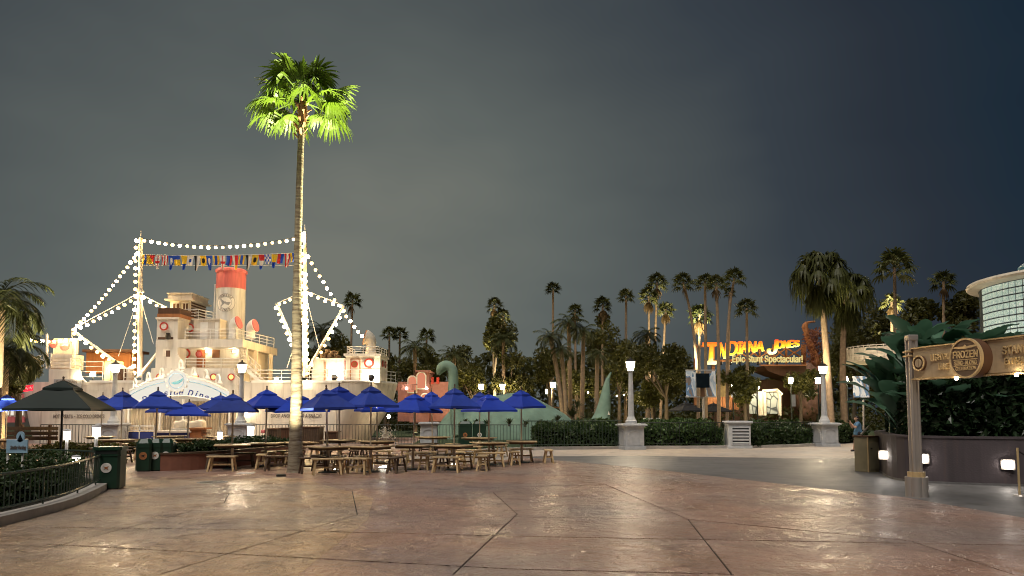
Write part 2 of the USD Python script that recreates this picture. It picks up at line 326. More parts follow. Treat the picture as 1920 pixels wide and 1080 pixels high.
def fence(name, label, pts, h, step, mat, z0=0, br=.011, rail=.022, group=None, mid=None):
    p = np.asarray(pts, float); t = thing(name, label, 'fence', (p[0][0], p[0][1], z0), group=group); o = np.r_[p[0], 0]
    q = np.c_[p, np.zeros(len(p))] - o
    part(t, 'top_rail', tube(q + [0, 0, h], rail, 8), mat); part(t, 'bottom_rail', tube(q + [0, 0, .10], rail * .8, 6), mat)
    for i, b in enumerate(along(q, step)):
        if i >= 290: break
        part(t, 'baluster', cyl(b + [0, 0, .02 if i % 12 == 0 else .1], b + [0, 0, h], br * (1.7 if i % 12 == 0 else 1), n=5), mat)
    return t
fence('pond_railing', 'dark green railing on the kerb right of the umbrellas', smooth_path([gr(985, 845), gr(1080, 844), gr(1168, 843)], 12) + [0, .2], 1.2, .155, GRON, .15, .012)
fence('pond_railing', 'dark railing half lost in the hedge right of the nearest lamp pedestal', smooth_path([gr(1203, 842), gr(1290, 842), gr(1360, 841)], 12) + [0, .2], 1.1, .155, IRON, .15, .012)
fence('pond_railing', 'dark railing in front of the hedge right of the louvred box', smooth_path([gr(1410, 841), gr(1470, 839), gr(1528, 837)], 12) + [0, .2], 1.1, .155, IRON, .15, .012)
Y = 39.5
fence('quay_railing', 'dark railing before the hull between the pillars and the bow', [(XX(470, Y), Y), (XX(738, Y), Y)], 1.1, .17, IRON, 0, .013)
fence('quay_railing', 'dark railing before the hull at the far left of the ship', [(XX(78, Y), Y), (XX(190, Y), Y)], 1.1, .17, IRON, 0, .013)
fence('quay_railing', 'dark railing in front of green bins beyond the bow', [(XX(742, Y), Y), (XX(985, Y), Y - .5)], 1.1, .17, GRON, 0, .013)

# near planter at the left with kerb, railing and clipped bushes
edge = smooth_path([(-7.3, 7.5), (-7.5, 9.3), (-7.78, 11.2), (-8.02, 13.2), (-8.55, 15.0), (-9.15, 16.6), (-9.95, 17.9), (-11.2, 18.7), (-13.5, 19.0), (-16, 18.9)], 60)
kb = single('planter_kerb', sweep_curb(edge, .28, .16), CURB, kind='structure')
fin = edge + np.c_[-np.full(60, .02), np.zeros(60)]
fence('planter_railing', 'curved dark green railing on the kerb of the left planter', fin, .62, .145, GRON, .15, .010, .024)
inner = Polygon(list(edge) + [(-16, 7.5)]).buffer(-.16)
single('planter_bed', prism(inner, .16, (0, 0, -.02), (1, 0, 0), (0, 1, 0), (0, 0, 1)), SOIL, kind='structure')

# ------------------------------------------------------------------ leaves
def leaf_cloud(P, size, rng, tilt=None, aspect=.5):
    """one small diamond leaf at every point"""
    n = len(P); d = rng.normal(size=(n, 3)); d /= np.linalg.norm(d, axis=1)[:, None]
    e = np.cross(d, rng.normal(size=(n, 3))); e /= np.linalg.norm(e, axis=1)[:, None]
    s = (size * rng.uniform(.6, 1.3, n))[:, None]; nn = np.cross(d, e) * s * .12
    v = np.stack([P - d * s, P + e * s * aspect + nn, P + d * s, P - e * s * aspect + nn], 1).reshape(-1, 3)
    k = np.arange(n)[:, None] * 4
    return v, np.vstack([k + [0, 1, 2], k + [0, 2, 3]])
def mound(poly, h, rng, n, size, rough=.35, z0=0.0, lumps=1.1):
    """points of a hedge: top and sides of an uneven mound over a ground polygon"""
    x0, y0, x1, y1 = poly.bounds; q = rng.uniform((x0, y0), (x1, y1), (int(n * 1.3 * (x1 - x0) * (y1 - y0) / poly.area) + 200, 2))
    q = q[shapely.contains_xy(poly, q[:, 0], q[:, 1])][:n]; ed = shapely.distance(poly.exterior, shapely.points(q)); m = len(q)
    top = h * np.minimum(1, .45 + ed / .5) * (.50 + .88 * meshkit.fbm(np.c_[q * lumps * .8, np.full(m, 3.3)], 3))
    z = top * (1 - rng.random(m) ** 2.2 * np.where(ed < .5, 1.0, rough)); k = int(m * .55)
    s_ = rng.random(k) * poly.exterior.length; sp_ = np.array([poly.exterior.interpolate(x).coords[0] for x in s_]); cen = np.array(poly.centroid.coords[0])
    sp_ += (cen - sp_) / np.linalg.norm(cen - sp_, axis=1)[:, None] * (rng.random(k) ** 1.5 * .45)[:, None]; hz = h * .82 * (.55 + .8 * meshkit.fbm(np.c_[sp_ * lumps * .8, np.full(k, 3.3)], 3))
    return np.vstack([np.c_[q[: m - k], z0 + z[: m - k]], np.c_[sp_, z0 + hz * rng.random(k) ** .85]])
def hedge(label, poly, h, n, size, mat, rng, z0=0, core=True, name='hedge', cat='hedge'):
    t = thing(name, label, cat)
    if core: part(t, 'branches', prism(poly.buffer(-.2), h * .58, (0, 0, z0), (1, 0, 0), (0, 1, 0), (0, 0, 1)), TWIGD)  # solid dark core gives the hedge its inner shade
    part(t, 'foliage', leaf_cloud(mound(poly, h, rng, n, size, z0=z0), size, rng), mat)
    return t
hedge('clipped bushes filling the left planter inside the curved railing', inner.buffer(-.2).intersection(sbox(-14, 9, 0, 19)), .75, 15000, .05, LHEDGE, NR, .1)
def strip(pts, w0, w1):
    p = [np.array(q) for q in pts]; return Polygon([(a[0], a[1] + w0) for a in p] + [(a[0], a[1] + w1) for a in p[::-1]]).buffer(0)
hedge('low green hedge behind the railing left of the nearest lamp pedestal', strip([gr(1000, 845), gr(1090, 844), gr(1165, 843)], .5, 3.2), 1.25, 5000, .10, LHEDGE, NR, .1)
hedge('mounded dark hedge between the lamp pedestal and the louvred box', strip([gr(1206, 842), gr(1290, 842), gr(1358, 841)], .1, 3.0), 1.2, 5500, .10, LHEDGE, NR, .1)
hedge('dark clipped hedge between the louvred box and the far lamp pedestal', strip([gr(1412, 841), gr(1480, 839), gr(1526, 837)], .1, 3.0), 1.15, 5000, .10, LHEDGE, NR, .1)
hedge('dark hedge behind the person right of the far pedestal', strip([gr(1563, 835), gr(1600, 833), gr(1640, 830)], .6, 3.0), 1.2, 3000, .10, LHEDGE, NR, .1)

# planter with a red-brown wall behind the bins
pl = smooth_path([gr(300, 884), gr(380, 881), gr(470, 872), gr(545, 862), gr(560, 858)], 30)
pp = Polygon([(a, b) for a, b in pl] + [(pl[-1][0] - .3, pl[-1][1] + 2.0), (pl[0][0] - .5, pl[0][1] + 3.2)]).buffer(0)
t = thing('low_planter', 'low planter with a red-brown wall behind the three green bins', 'planter')
part(t, 'wall', prism(pp.difference(pp.buffer(-.22)), .48, (0, 0, .012), (1, 0, 0), (0, 1, 0), (0, 0, 1)), TERRA)
part(t, 'coping', prism(pp.buffer(.03).difference(pp.buffer(-.25)), .05, (0, 0, .492), (1, 0, 0), (0, 1, 0), (0, 0, 1)), DARKW)
part(t, 'soil', prism(pp.buffer(-.22), .4, (0, 0, .012), (1, 0, 0), (0, 1, 0), (0, 0, 1)), SOIL)
hedge('dark bushes growing in the low red-brown planter', pp.buffer(-.3), .55, 4200, .06, LHEDGE, NR, .35)
for lab, (xa, xb, Y, h, n) in {'low bushes lit yellow along the planting bed before the marquee': (205, 440, 31.5, .55, 2200), 'dark low bushes beside the far left pillars': (60, 200, 29, .55, 1800), 'low bushes in front of the dark carts behind the palm': (470, 556, 31.5, .55, 1100)}.items():
    hedge(lab, sbox(XX(xa, Y), Y, XX(xb, Y), Y + 1.6), h, n, .09, LTREE, NR, .02, name='shrub_row', cat='shrubs')

# ------------------------------------------------------------------ the ship (a snack bar on the quay)
ship = thing('docked_ship', 'old white steam ship with red-topped funnel behind the blue umbrellas', 'ship')
Y0 = 42.0
zl = [ -.05, 1.2, 2.4, ZZ(716, Y0)]
def outline(i):
    tip = XX(743, 45.5) - [1.75, 1.0, .25, 0][i]; bx = XX(640, Y0) - [1.0, .6, .2, 0][i]
    st = XX(64, 45.5) + [1.0, .5, .15, 0][i]; sx = XX(92, Y0) + .3
    a = np.linspace(0, math.pi / 2, 9)
    bow = [(bx + (tip - bx) * math.sin(q), 45.5 - 3.5 * math.cos(q)) for q in a]
    stern = [(st + (sx - st) * (1 - math.cos(q)), 45.5 - 3.5 * math.sin(q)) for q in a]
    near = stern[:-1] + [(sx, Y0)] + bow
    return near + [(x, 91 - y) for x, y in near[::-1]][1:-1]
rings = [outline(i) for i in range(4)]; n = len(rings[0])
V = np.array([(x, y, zl[i]) for i in range(4) for x, y in rings[i]]); F = []
for i in range(3):
    for j in range(n):
        a, b = i * n + j, i * n + (j + 1) % n; F += [(a, b, b + n), (a, b + n, a + n)]
part(ship, 'hull', (V, np.array(F)), HULL, smooth=40)
part(ship, 'deck', prism(Polygon(rings[3]).buffer(-.02), .06, (0, 0, zl[3] - .062), (1, 0, 0), (0, 1, 0), (0, 0, 1)), BROWN)
# bulwark plating with its curved steps
def arc_pts(x0, y0, x1, y1, k=6, flip=False):
    out = []
    for i in range(k + 1):
        a = math.pi / 2 * i / k; out.append((x0 + (x1 - x0) * (1 - math.cos(a) if not flip else math.sin(a)), y0 + (y1 - y0) * (math.sin(a) if not flip else 1 - math.cos(a))))
    return out
part(ship, 'bulwark', front([(92, 722), (92, 692), (148, 692)] + arc_pts(150, 695, 166, 717) + [(166, 722)], Y0 - .025, Y0 + .12, Y0), HULL)
mid = [(266, 722)] + arc_pts(266, 717, 284, 690, flip=True) + [(438, 690)] + arc_pts(440, 694, 470, 716) + [(470, 722)]
part(ship, 'bulwark', front(mid, Y0 - .03, Y0 + .12, Y0), HULL)
for a, b in ((166, 266), (470, 640)):
    part(ship, 'gunwale', pbox(a, b, 713, 717.5, Y0 - .05, .16), WHITE)
bowcap = [(x, y, zl[3] + .05) for x, y in outline(3)[9:18]]; part(ship, 'gunwale', tube([(XX(640, Y0), Y0 - .02, zl[3] + .05)] + bowcap, .07, 6), WHITE)
part(ship, 'strake', pbox(95, 640, 747, 749, Y0 - .04, .06), HULL)
for x in (110, 144, 178, 213, 262, 300, 350, 398, 444, 480, 530, 585, 630): part(ship, 'plate_seam', pbox(x, x + .8, 719, 812, Y0 - .012, .05), HULL)
for y in (731, 766): part(ship, 'plate_seam', pbox(95, 638, y, y + .8, Y0 - .010, .05), HULL)
def ring(c, r, w, d, normal_y=-1, n=20):
    p = Point(0, 0).buffer(r, n // 4 + 2).difference(Point(0, 0).buffer(r - w, n // 4 + 2)); return prism(p, d, c, (1, 0, 0), (0, 0, 1), (0, normal_y, 0))
def disc(c, r, d, n=20): return prism(Point(0, 0).buffer(r, n // 4 + 2), d, c, (1, 0, 0), (0, 0, 1), (0, -1, 0))
def porthole(px, py, Y, r, mat, trim, parent=ship):
    c = at(px, py, Y) - [0, .02, 0]; f = part(parent, 'porthole', ring(c, r, r * .30, .06), trim); part(f, 'pane', disc(c + [0, 0, 0], r * .72, .02), mat)
for x in (300, 367, 401, 434): porthole(x, 707, Y0 - .02, .20, PORT, REDT)
# signs lettered on the hull
for s, xa, xb, yb, h in (('HOT TREATS - ICE COLD DRINKS', 100, 197, 784, .20), ('DROP ANCHOR FOR A SNACK!', 508, 603, 783, .20)):
    p = at(xa, yb, Y0); part(ship, 'lettering', text(s, h, (p[0], Y0 - .012, p[2]), (1, 0, 0), bold=True, width=XX(xb, Y0) - p[0]), TXT)
nb = part(ship, 'name_board', pbox(99, 151, 711, 730, Y0 - .10, .06), GREYP)
for s, y, w in (('S.S. DOWN', 719, 40), ('THE HATCH', 727.5, 40)):
    p = at(105, y, Y0 - .10); part(nb, 'lettering', text(s, .17, (p[0], Y0 - .115, p[2]), (1, 0, 0), bold=True, width=XX(105 + w, Y0) - p[0]), TXT)

for px, py, Y in ((518, 711, 41.85), (462, 771, 41.75), (729, 781, 43.2), (575, 716, 41.85), (146, 706, 41.85)):
    p = at(px, py, Y); f = part(ship, 'hull_lamp', cyl(p + [0, .1, .1], p + [0, .3, .2], .05, .03, 8), BRASSK); part(f, 'lamp_glass', ball(p, .11, 1), GLOBE)
def rail(px, Y, pyb, pyt, bars=3, every=1.0, r=.022, x1=None, y1=None, name='deck_rail'):
    """white tube rail from pixel px[0] to px[1] at depth Y (second end may lie deeper)"""
    Ya, Yb = (Y, Y) if np.isscalar(Y) else Y
    a, b = at(px[0], pyb, Ya), at(px[1], pyb, Ya); 
    if Ya != Yb: b = np.array([XX(px[1], Yb), Yb, a[2]])
    h = ZZ(pyt, Ya) - a[2]; L = np.linalg.norm(b - a); k = max(1, int(L / every)); ms = []
    for i in range(bars): 
        z = np.array([0, 0, h * (1 - i / bars)]); ms.append(cyl(a + z, b + z, r * (1.2 if i == 0 else .8), n=5))
    for i in range(k + 1): p = a + (b - a) * i / k; ms.append(cyl(p, p + [0, 0, h], r, n=5))
    part(ship, name, join(ms), WHITE)
# deck house and its open gallery
part(ship, 'deck_house', box(XX(288, Y0), XX(329, Y0), Y0 + .05, Y0 + 6, zl[3], ZZ(636, Y0)), HULL)
part(ship, 'gallery_wall', box(XX(329, Y0) + .003, XX(452, 43.3), 43.3, Y0 + 5.9, zl[3], ZZ(650, Y0)), CREAM)
part(ship, 'gallery_bracket', front([(329, 650), (329, 690), (347, 690)] + [(347, 680), (341, 676), (335, 669), (331, 660), (330, 650)], Y0 + .04, Y0 + .14, Y0), HULL)
part(ship, 'boat_deck', prism([(XX(288, Y0), Y0 + .02), (XX(452, Y0), Y0 + .02), (XX(512, 47.6), 47.6), (XX(512, 47.6), 48.2), (XX(288, Y0), 48.2)], ZZ(636, Y0) - ZZ(651, Y0), (0, 0, ZZ(651, Y0)), (1, 0, 0), (0, 1, 0), (0, 0, 1)), HULL)
for px, Y in ((478, 44.6), (506, 47.0)):
    part(ship, 'deck_post', box(XX(px, Y) - .1, XX(px, Y) + .1, Y - .1, Y + .1, zl[3], ZZ(651, Y0) - .003), CREAM)
part(ship, 'cabin_wall', box(XX(452, 46.5) + .004, XX(478, 46.5), 46.2, 47.9, zl[3], ZZ(651, Y0) - .003), CREAM)
d = part(ship, 'door', pbox(366, 382, 656, 689, 43.27, .05), ORANGE); porthole(374, 664, 43.25, .2, REDP, REDT); 
part(ship, 'shutter', pbox(395, 409, 656, 671, 43.26, .06), BROWN)
for k in range(7): part(ship, 'shutter_slat', pbox(395.5, 408.5, 657 + 2 * k, 658 + 2 * k, 43.24, .03), ORANGE)
porthole(348, 663, 43.28, .30, GLINT, REDT)
for px in (388, 438):
    lamp = part(ship, 'wall_lamp', disc(at(px, 659, 43.29), .13, .05), BRASSK); part(lamp, 'lamp_glass', ball(at(px, 659, 43.2), .09, 1), GLOBE)
for k in range(3): part(ship, 'wall_batten', pbox(386, 446, 672 + 6 * k, 673 + 6 * k, 43.28, .04), CREAM)
rail((347, 448), Y0 + .1, 690, 672, 3, 1.0)
part(ship, 'window', pbox(302, 315, 654, 668, Y0 + .03, .03), CREAM); part(ship, 'window_recess', pbox(308, 315.5, 657, 669, Y0 + .025, .02), BROWN)
# louvred screen and stairs beside the gallery
for k in range(9): part(ship, 'louvre', pbox(448, 458, 654 + 3.4 * k, 655.8 + 3.4 * k, Y0 + .4, .1), CREAM)
part(ship, 'louvre_post', pbox(446, 448, 652, 690, Y0 + .38, .14), CREAM); part(ship, 'louvre_post', pbox(458, 460, 652, 690, Y0 + .38, .14), CREAM)
a, b = at(452, 684, 42.6), at(488, 716, 42.6)
st = part(ship, 'stair_stringer', bar(a, b, .06, .2), WHITE); part(ship, 'stair_stringer', bar(a + [0, .8, 0], b + [0, .8, 0], .06, .2), WHITE)
for k in range(8): p = a + (b - a) * (k + .5) / 8; part(st, 'tread', box(p[0] - .12, p[0] + .12, p[1] + .03, p[1] + .77, p[2] - .02, p[2] + .02), CREAM)
part(st, 'handrail', join([cyl(a + [0, 0, h], b + [0, 0, h], .022, n=5) for h in (.35, .62, .9)] + [cyl(a + (b - a) * k / 4, a + (b - a) * k / 4 + [0, 0, .9], .02, n=5) for k in range(5)]), WHITE)
# boat deck fittings
rail((347, 441), Y0 + .1, 636, 617, 3, 1.1); rail((441, 511), (Y0 + .1, 47.4), 636, 617, 3, 1.0)
part(ship, 'tower', box(XX(288, Y0), XX(328, Y0), Y0 + .08, Y0 + 2.2, ZZ(636, Y0), ZZ(598, Y0)), HULL)
part(ship, 'tower_cornice', box(XX(286, Y0), XX(330, Y0), Y0, Y0 + 2.3, ZZ(598, Y0), ZZ(594.5, Y0)), CREAM)
part(ship, 'roof_locker', box(XX(289, Y0), XX(330, Y0), Y0 + .1, Y0 + 2.0, ZZ(588, Y0), ZZ(577, Y0)), BROWN); part(ship, 'roof_board', box(XX(288, Y0), XX(331, Y0), Y0 + .06, Y0 + 2.04, ZZ(594.5, Y0), ZZ(588, Y0)), ORANGE)
part(ship, 'fascia_slot', pbox(292, 320, 632, 637, Y0 + .02, .06), BROWN)
part(ship, 'searchlight', lathe([(.0, 0), (.13, .02), (.15, .2), (.12, .38), (0, .4)], 10, at(315, 637, Y0 - .15)), BRASSK)
porthole(308, 612, Y0 + .06, .24, GLINT, REDT)
part(ship, 'upper_house', box(XX(328, 43.6) + .02, XX(408, 43.6), 43.6, 47, ZZ(636, Y0), ZZ(600, 43.6)), HULL)
dr = part(ship, 'door', pbox(330, 344, 604, 637, 43.55, .04), CREAM); part(dr, 'glazing', pbox(333, 341, 607, 634, 43.53, .03), BROWN)
porthole(356, 615, 43.58, .26, GLINT, REDT)
for a, b in ((371, 385), (399, 405)): part(ship, 'white_panel', pbox(a, b, 604, 636, 43.56, .03), WHITE)
part(ship, 'roof_edge', box(XX(327, 43.6) + .02, XX(409, 43.6), 43.52, 47.05, ZZ(600, 43.6), ZZ(597.5, 43.6)), CREAM)
rail((331, 372), 43.6, 597, 580, 3, .7); rail((372, 408), (43.6, 45.6), 597, 580, 3, .6)
# wheelhouse
wz0, wz1 = ZZ(598, 45), ZZ(564, 45); wx0, wx1 = XX(313, 45), XX(352, 45)
part(ship, 'wheelhouse', box(wx0, wx1, 45, 47.2, wz0, wz1), CREAM)
part(ship, 'wheelhouse_roof', join([box(wx0 - .25, wx1 + .25, 44.7, 47.5, wz1, wz1 + .09), box(wx0 - .1, wx1 + .1, 44.85, 47.3, wz1 + .09, wz1 + .42), box(wx0 - .16, wx1 + .16, 44.8, 47.36, wz1 + .42, wz1 + .47)]), HULL)
for a, b in ((317, 331), (336, 348)):
    f = part(ship, 'window', pbox(a, b, 567, 590, 44.96, .05), WHITE); part(f, 'pane', pbox(a + 1.5, b - 1.5, 569, 588, 44.94, .03), BROWN)
    part(f, 'mullion', pbox((a + b) / 2 - .7, (a + b) / 2 + .7, 569, 588, 44.92, .04), WHITE)
for k in range(6): part(ship, 'side_slat', box(wx1 - .01, wx1 + .05, 45.05, 47.15, wz0 + .12 + k * .17, wz0 + .2 + k * .17), BROWN)
# funnel
fx, fy, fr = XX(432.5, 45.5, 570), 45.5, .86; fz0, fz1, fz2 = ZZ(640, Y0) , ZZ(543, 45.5), ZZ(513, 45.5)
part(ship, 'funnel', lathe([(fr, fz0), (fr, fz1)], 40, (fx, fy, 0)), FUNNEL, smooth=True)
fb = part(ship, 'funnel_top', lathe([(fr + .012, fz1), (fr + .012, fz2), (fr + .09, fz2 + .05), (fr + .09, fz2 + .16), (fr - .02, fz2 + .24), (fr - .1, fz2 + .2), (fr - .1, fz2 - .5)], 40, (fx, fy, 0)), REDP, smooth=30)
part(ship, 'steam_pipe', cyl((fx - fr - .1, fy - .1, fz0), (fx - fr - .1, fy - .1, fz1 + .3), .05, n=8), FUNNEL)
def on_funnel(p2, a0, zc, lift):
    q = []
    for x, z in p2: a = a0 + x / fr; q.append((fx + (fr + lift) * math.cos(a), fy + (fr + lift) * math.sin(a), zc + z))
    return np.array(q)
def wrap(m2, a0, zc, lift, d):
    """flat mesh in (x, z, depth) wrapped round the funnel"""
    v, f = m2; v = np.asarray(v); a = a0 + v[:, 0] / fr; r = fr + lift + np.clip(v[:, 2], 0, 1) * d
    return np.c_[fx + r * np.cos(a), fy + r * np.sin(a), zc + v[:, 1]], f
ea, ez, er = math.atan2(-fy, -fx) - .36, ZZ(569, 45), .56
def flat(poly):
    m = [trimesh.creation.extrude_polygon(g, 1.0, engine='earcut') for g in getattr(poly, 'geoms', [poly])]
    m = trimesh.util.concatenate(m).subdivide_to_size(.16); return np.array(m.vertices), np.array(m.faces)
em = part(ship, 'emblem', wrap(flat(Point(0, 0).buffer(er, 12)), ea, ez, .01, .012), WHITE)
part(em, 'emblem_ring', wrap(flat(Point(0, 0).buffer(er, 12).difference(Point(0, 0).buffer(er - .025, 12)).union(Point(0, 0).buffer(.37, 12).difference(Point(0, 0).buffer(.35, 12)))), ea, ez, .022, .008), GREYP)
part(em, 'emblem_wings', wrap(flat(unary_union([Polygon([(-.28, .24), (.02, .02), (-.1, -.1), (-.24, .02)]), Polygon([(.0, .02), (.32, .05), (.2, -.16), (.02, -.1)]), Polygon([(-.02, -.02), (-.3, -.3), (-.2, -.02)]), Point(0, 0).buffer(.07)])), ea, ez, .022, .008), GREYP)
for s, a0, a1, flip in (('DOCKSIDE', 150, 30, 0), ('DINER', 228, 312, 1)):
    for i, c in enumerate(s):
        a = math.radians(a0 + (a1 - a0) * (i + .5) / len(s)); m = meshkit.text_mesh(c, .12, 1.0, True); v = np.array(m.vertices); v[:, 0] -= v[:, 0].mean(); v[:, 1] -= .06
        b = a - math.pi / 2 + (math.pi if flip else 0); x = v[:, 0] * math.cos(b) - v[:, 1] * math.sin(b) + .455 * math.cos(a); z = v[:, 0] * math.sin(b) + v[:, 1] * math.cos(b) + .455 * math.sin(a)
        part(em, 'letter', wrap((np.c_[x, z, v[:, 2]], np.array(m.faces)), ea, ez, .022, .008), TXT)
# cowl ventilators
def cowl(px, pyb, pyt, Y, r, az, mat, mouth, nm='ventilator'):
    b = np.array([XX(px, Y, 620), Y, ZZ(pyb, Y)]); h = ZZ(pyt, Y) - b[2]; d = np.array([math.cos(az), math.sin(az), 0])
    pts = [b, b + [0, 0, h * .45]] + [b + [0, 0, h * .45] + d * (r * .75 * (1 - math.cos(a))) + np.array([0, 0, (h * .55 - r * .2) * math.sin(a)]) * .72 for a in np.linspace(.25, 1.45, 6)]
    rr = [r * .62, r * .62] + list(np.linspace(.66, 1.0, 6) * r)
    o = part(ship, nm, tube(pts, rr, 16), mat, smooth=60); e = pts[-1]; tn = (pts[-1] - pts[-2]); tn /= np.linalg.norm(tn)
    part(o, 'mouth', tube([e - tn * .02, e + tn * .06], [r * .92, r * .92], 16), mouth); part(o, 'base_ring', lathe([(r * .7, 0), (r * .7, .08), (r * .6, .1)], 14, b), mat)
cowl(438, 636, 597, 43.2, .42, -.12, WHITE, REDP); cowl(470, 634, 604, 44.6, .42, -.12, WHITE, REDP); 
# bow house
bz0, bz1 = zl[3], ZZ(668, 42.8)
part(ship, 'bow_house', box(XX(647, 42.8), XX(712, 42.8), 42.8, 45.3, bz0, bz1), CREAM)
part(ship, 'bow_house_roof', box(XX(644, 42.8), XX(714.5, 42.8), 42.65, 45.45, bz1, bz1 + .15), CREAM)
dd = part(ship, 'door', pbox(657, 673, 674, 712, 42.76, .05), CREAM); part(dd, 'door_frame', join([pbox(655.5, 657, 672.5, 712, 42.74, .06), pbox(673, 674.5, 672.5, 712, 42.74, .06), pbox(657, 673, 672.5, 674, 42.74, .06)]), ORANGE)
porthole(665, 683, 42.74, .2, ORANGE, REDT); porthole(692, 681, 42.78, .28, WHITE, REDT)
for y in (43.5, 44.4):
    c = np.array([XX(712, 42.8) + .01, y, ZZ(682, 43.5)]); f = part(ship, 'porthole', prism(Point(0, 0).buffer(.2, 6).difference(Point(0, 0).buffer(.14, 6)), .05, c, (0, 1, 0), (0, 0, 1), (1, 0, 0)), REDT)
    part(f, 'pane', prism(Point(0, 0).buffer(.14, 6), .02, c, (0, 1, 0), (0, 0, 1), (1, 0, 0)), GLINT)
rail((651, 711), 42.8, 664, 650, 3, .7); rail((711, 724), (42.8, 45.2), 664, 650, 3, .8); rail((651, 664), (42.8, 45.2), 664, 650, 3, .8)
cowl(696, 664, 625, 44.2, .50, 3.25, CREAM, ORANGE)
part(ship, 'bow_locker', pbox(585, 643, 674, 716, 43.3, 2.0), CREAM); part(ship, 'bow_locker_lid', pbox(583, 645, 671.5, 674, 43.2, 2.2), CREAM)
part(ship, 'locker_post', pbox(607, 609, 678, 716, 43.22, .06), ORANGE); part(ship, 'locker_post', pbox(643.6, 646, 676, 716, 43.1, .1), REDP)
rail((580, 646), Y0 + .25, 714, 693, 3, 1.0); rail((648, 712), Y0 + .75, 714, 693, 3, 1.1); rail((724, 741), (44.0, 45.3), 716, 696, 3, .5); rail((470, 585), Y0 + .3, 714, 694, 3, 1.2)
for px, Y in ((627, 42.5), (696, 42.2)):
    p = at(px, 708, Y); f = part(ship, 'floodlight', tube([p + [0, -.05, -.1], p + [0, .12, .06]], [.14, .19], 12), BRASSK); part(f, 'flood_lens', prism(Point(0, 0).buffer(.17, 5), .02, p + [0, .135, .075], (1, 0, 0), (0, -.5, .87), (0, .87, .5)), FLOOD)
nets = []
for i in range(40):
    a = R.uniform(0, 1); c = np.array([XX(602 + 28 * R.random(), 44), 43.7 + 1.2 * R.random(), ZZ(671, 43.3) + .08 + .5 * R.random() * math.sin(math.pi * (.15 + .7 * R.random()))])
    s = R.uniform(.08, .16); nets.append(move(cbox(-s, s, -s * .8, s * .8, -s * .6, s * .6, .02), c, R.uniform(0, 3)))
part(ship, 'cargo_heap', join(nets), DARKW)
# stern fittings
part(ship, 'stern_crate', pbox(90, 131, 664, 692, 43.2, 1.2), CREAM)
for k in range(4): part(ship, 'crate_plank', pbox(91, 130, 666 + 6.4 * k, 671 + 6.4 * k, 43.16, .05), CREAM)
part(ship, 'crate_brace', pbox(90, 92.5, 664, 692, 43.12, .05), CREAM); part(ship, 'crate_brace', pbox(128.5, 131, 664, 692, 43.12, .05), CREAM)
part(ship, 'stern_post', cyl(at(88, 692, 43.5), at(88, 626, 43.5), .07, n=8), WHITE); part(ship, 'stern_post', cyl(at(139, 692, 43.5), at(139, 634, 43.5), .08, n=8), WHITE)
part(ship, 'stern_wall', pbox(95, 141, 634, 664, 44.6, .1), CREAM)
for x, y, r in ((122, 648, .30), (101, 645, .24)):
    c = at(x, y, 43.9); o = part(ship, 'round_sign', disc(c, r, .06), REDP); part(o, 'sign_swash', prism(Polygon([(-.8 * r, -.1 * r), (.0, .25 * r), (.8 * r, .1 * r), (.6 * r, -.1 * r), (.0, .05 * r)]), .02, c + [0, -.06, 0], (1, 0, 0), (0, 0, 1), (0, -1, 0)), WHITE)
rail((68, 92), (44.6, 42.3), 692, 668, 3, .7); rail((131, 150), Y0 + .1, 692, 672, 3, .6); rail((150, 192), Y0 + .3, 716, 678, 4, .9); rail((232, 266), Y0 + .3, 716, 690, 3, .9)
part(ship, 'tarpaulin', pbox(192, 214, 676, 716, 42.9, .9, .05), M('yellow_canvas', (.62, .52, .22), .7))
part(ship, 'barrel', lathe([(0, 0), (.2, 0), (.25, .25), (.25, .45), (.2, .7), (0, .7)], 12, at(228, 714, 42.7)), BROWN); part(ship, 'barrel', lathe([(0, 0), (.2, 0), (.25, .25), (.25, .45), (.2, .7), (0, .7)], 12, at(242, 714, 43.0)), CREAM)
for px, py, Y in ((174, 702, 42.4), (245, 692, 43.2), (208, 690, 42.6)):
    f = part(ship, 'deck_lamp', cyl(at(px, 716, Y), at(px, py + 5, Y), .03, n=6), BRASSK); part(f, 'lamp_glass', ball(at(px, py, Y), .15, 1), GLOBE)
part(ship, 'hold_shed', pbox(158, 242, 660, 700, 46.5, 1.6), ORANGE); part(ship, 'hold_shed_roof', pbox(150, 244, 655, 660, 46.2, 2.2), BROWN)
# masts, booms and standing rigging
ML, MR = at(262, 706, 44.0), at(572.5, 706, 44.3)
mlt, mrt = at(264, 446, 44.0), at(571.5, 434, 44.3)
for a, b in ((ML, mlt), (MR, mrt)):
    part(ship, 'mast', tube([a, a + (b - a) * .6, b], [.15, .13, .10], 12), CREAM); part(ship, 'mast_collar', lathe([(.16, 0), (.2, .03), (.2, .12), (.12, .15)], 12, a + (b - a) * .6), WHITE)
    part(ship, 'mast_tip', cyl(b, b + [0, 0, .45], .025, n=5), WHITE)
tipL, tipL2, tipR, tipR2 = at(134, 618, 43.2), at(296, 660, 43.0), at(645, 573, 43.4), at(519, 569, 43.4)
for f, tp in (((252, 704, 43.8), tipL), ((266, 700, 43.8), tipL2), ((578, 692, 44.0), tipR), ((556, 655, 44.0), tipR2)):
    part(ship, 'boom', tube([at(*f), tp], [.10, .07], 8), WHITE)
for m, t_ in ((at(263, 548, 44.0), tipL), (at(263, 552, 44.0), at(312, 576, 44.8)), (at(572, 545, 44.3), tipR), (at(572, 545, 44.3), tipR2)):
    part(ship, 'topping_lift', cyl(m, t_, .028, n=5), WHITE)
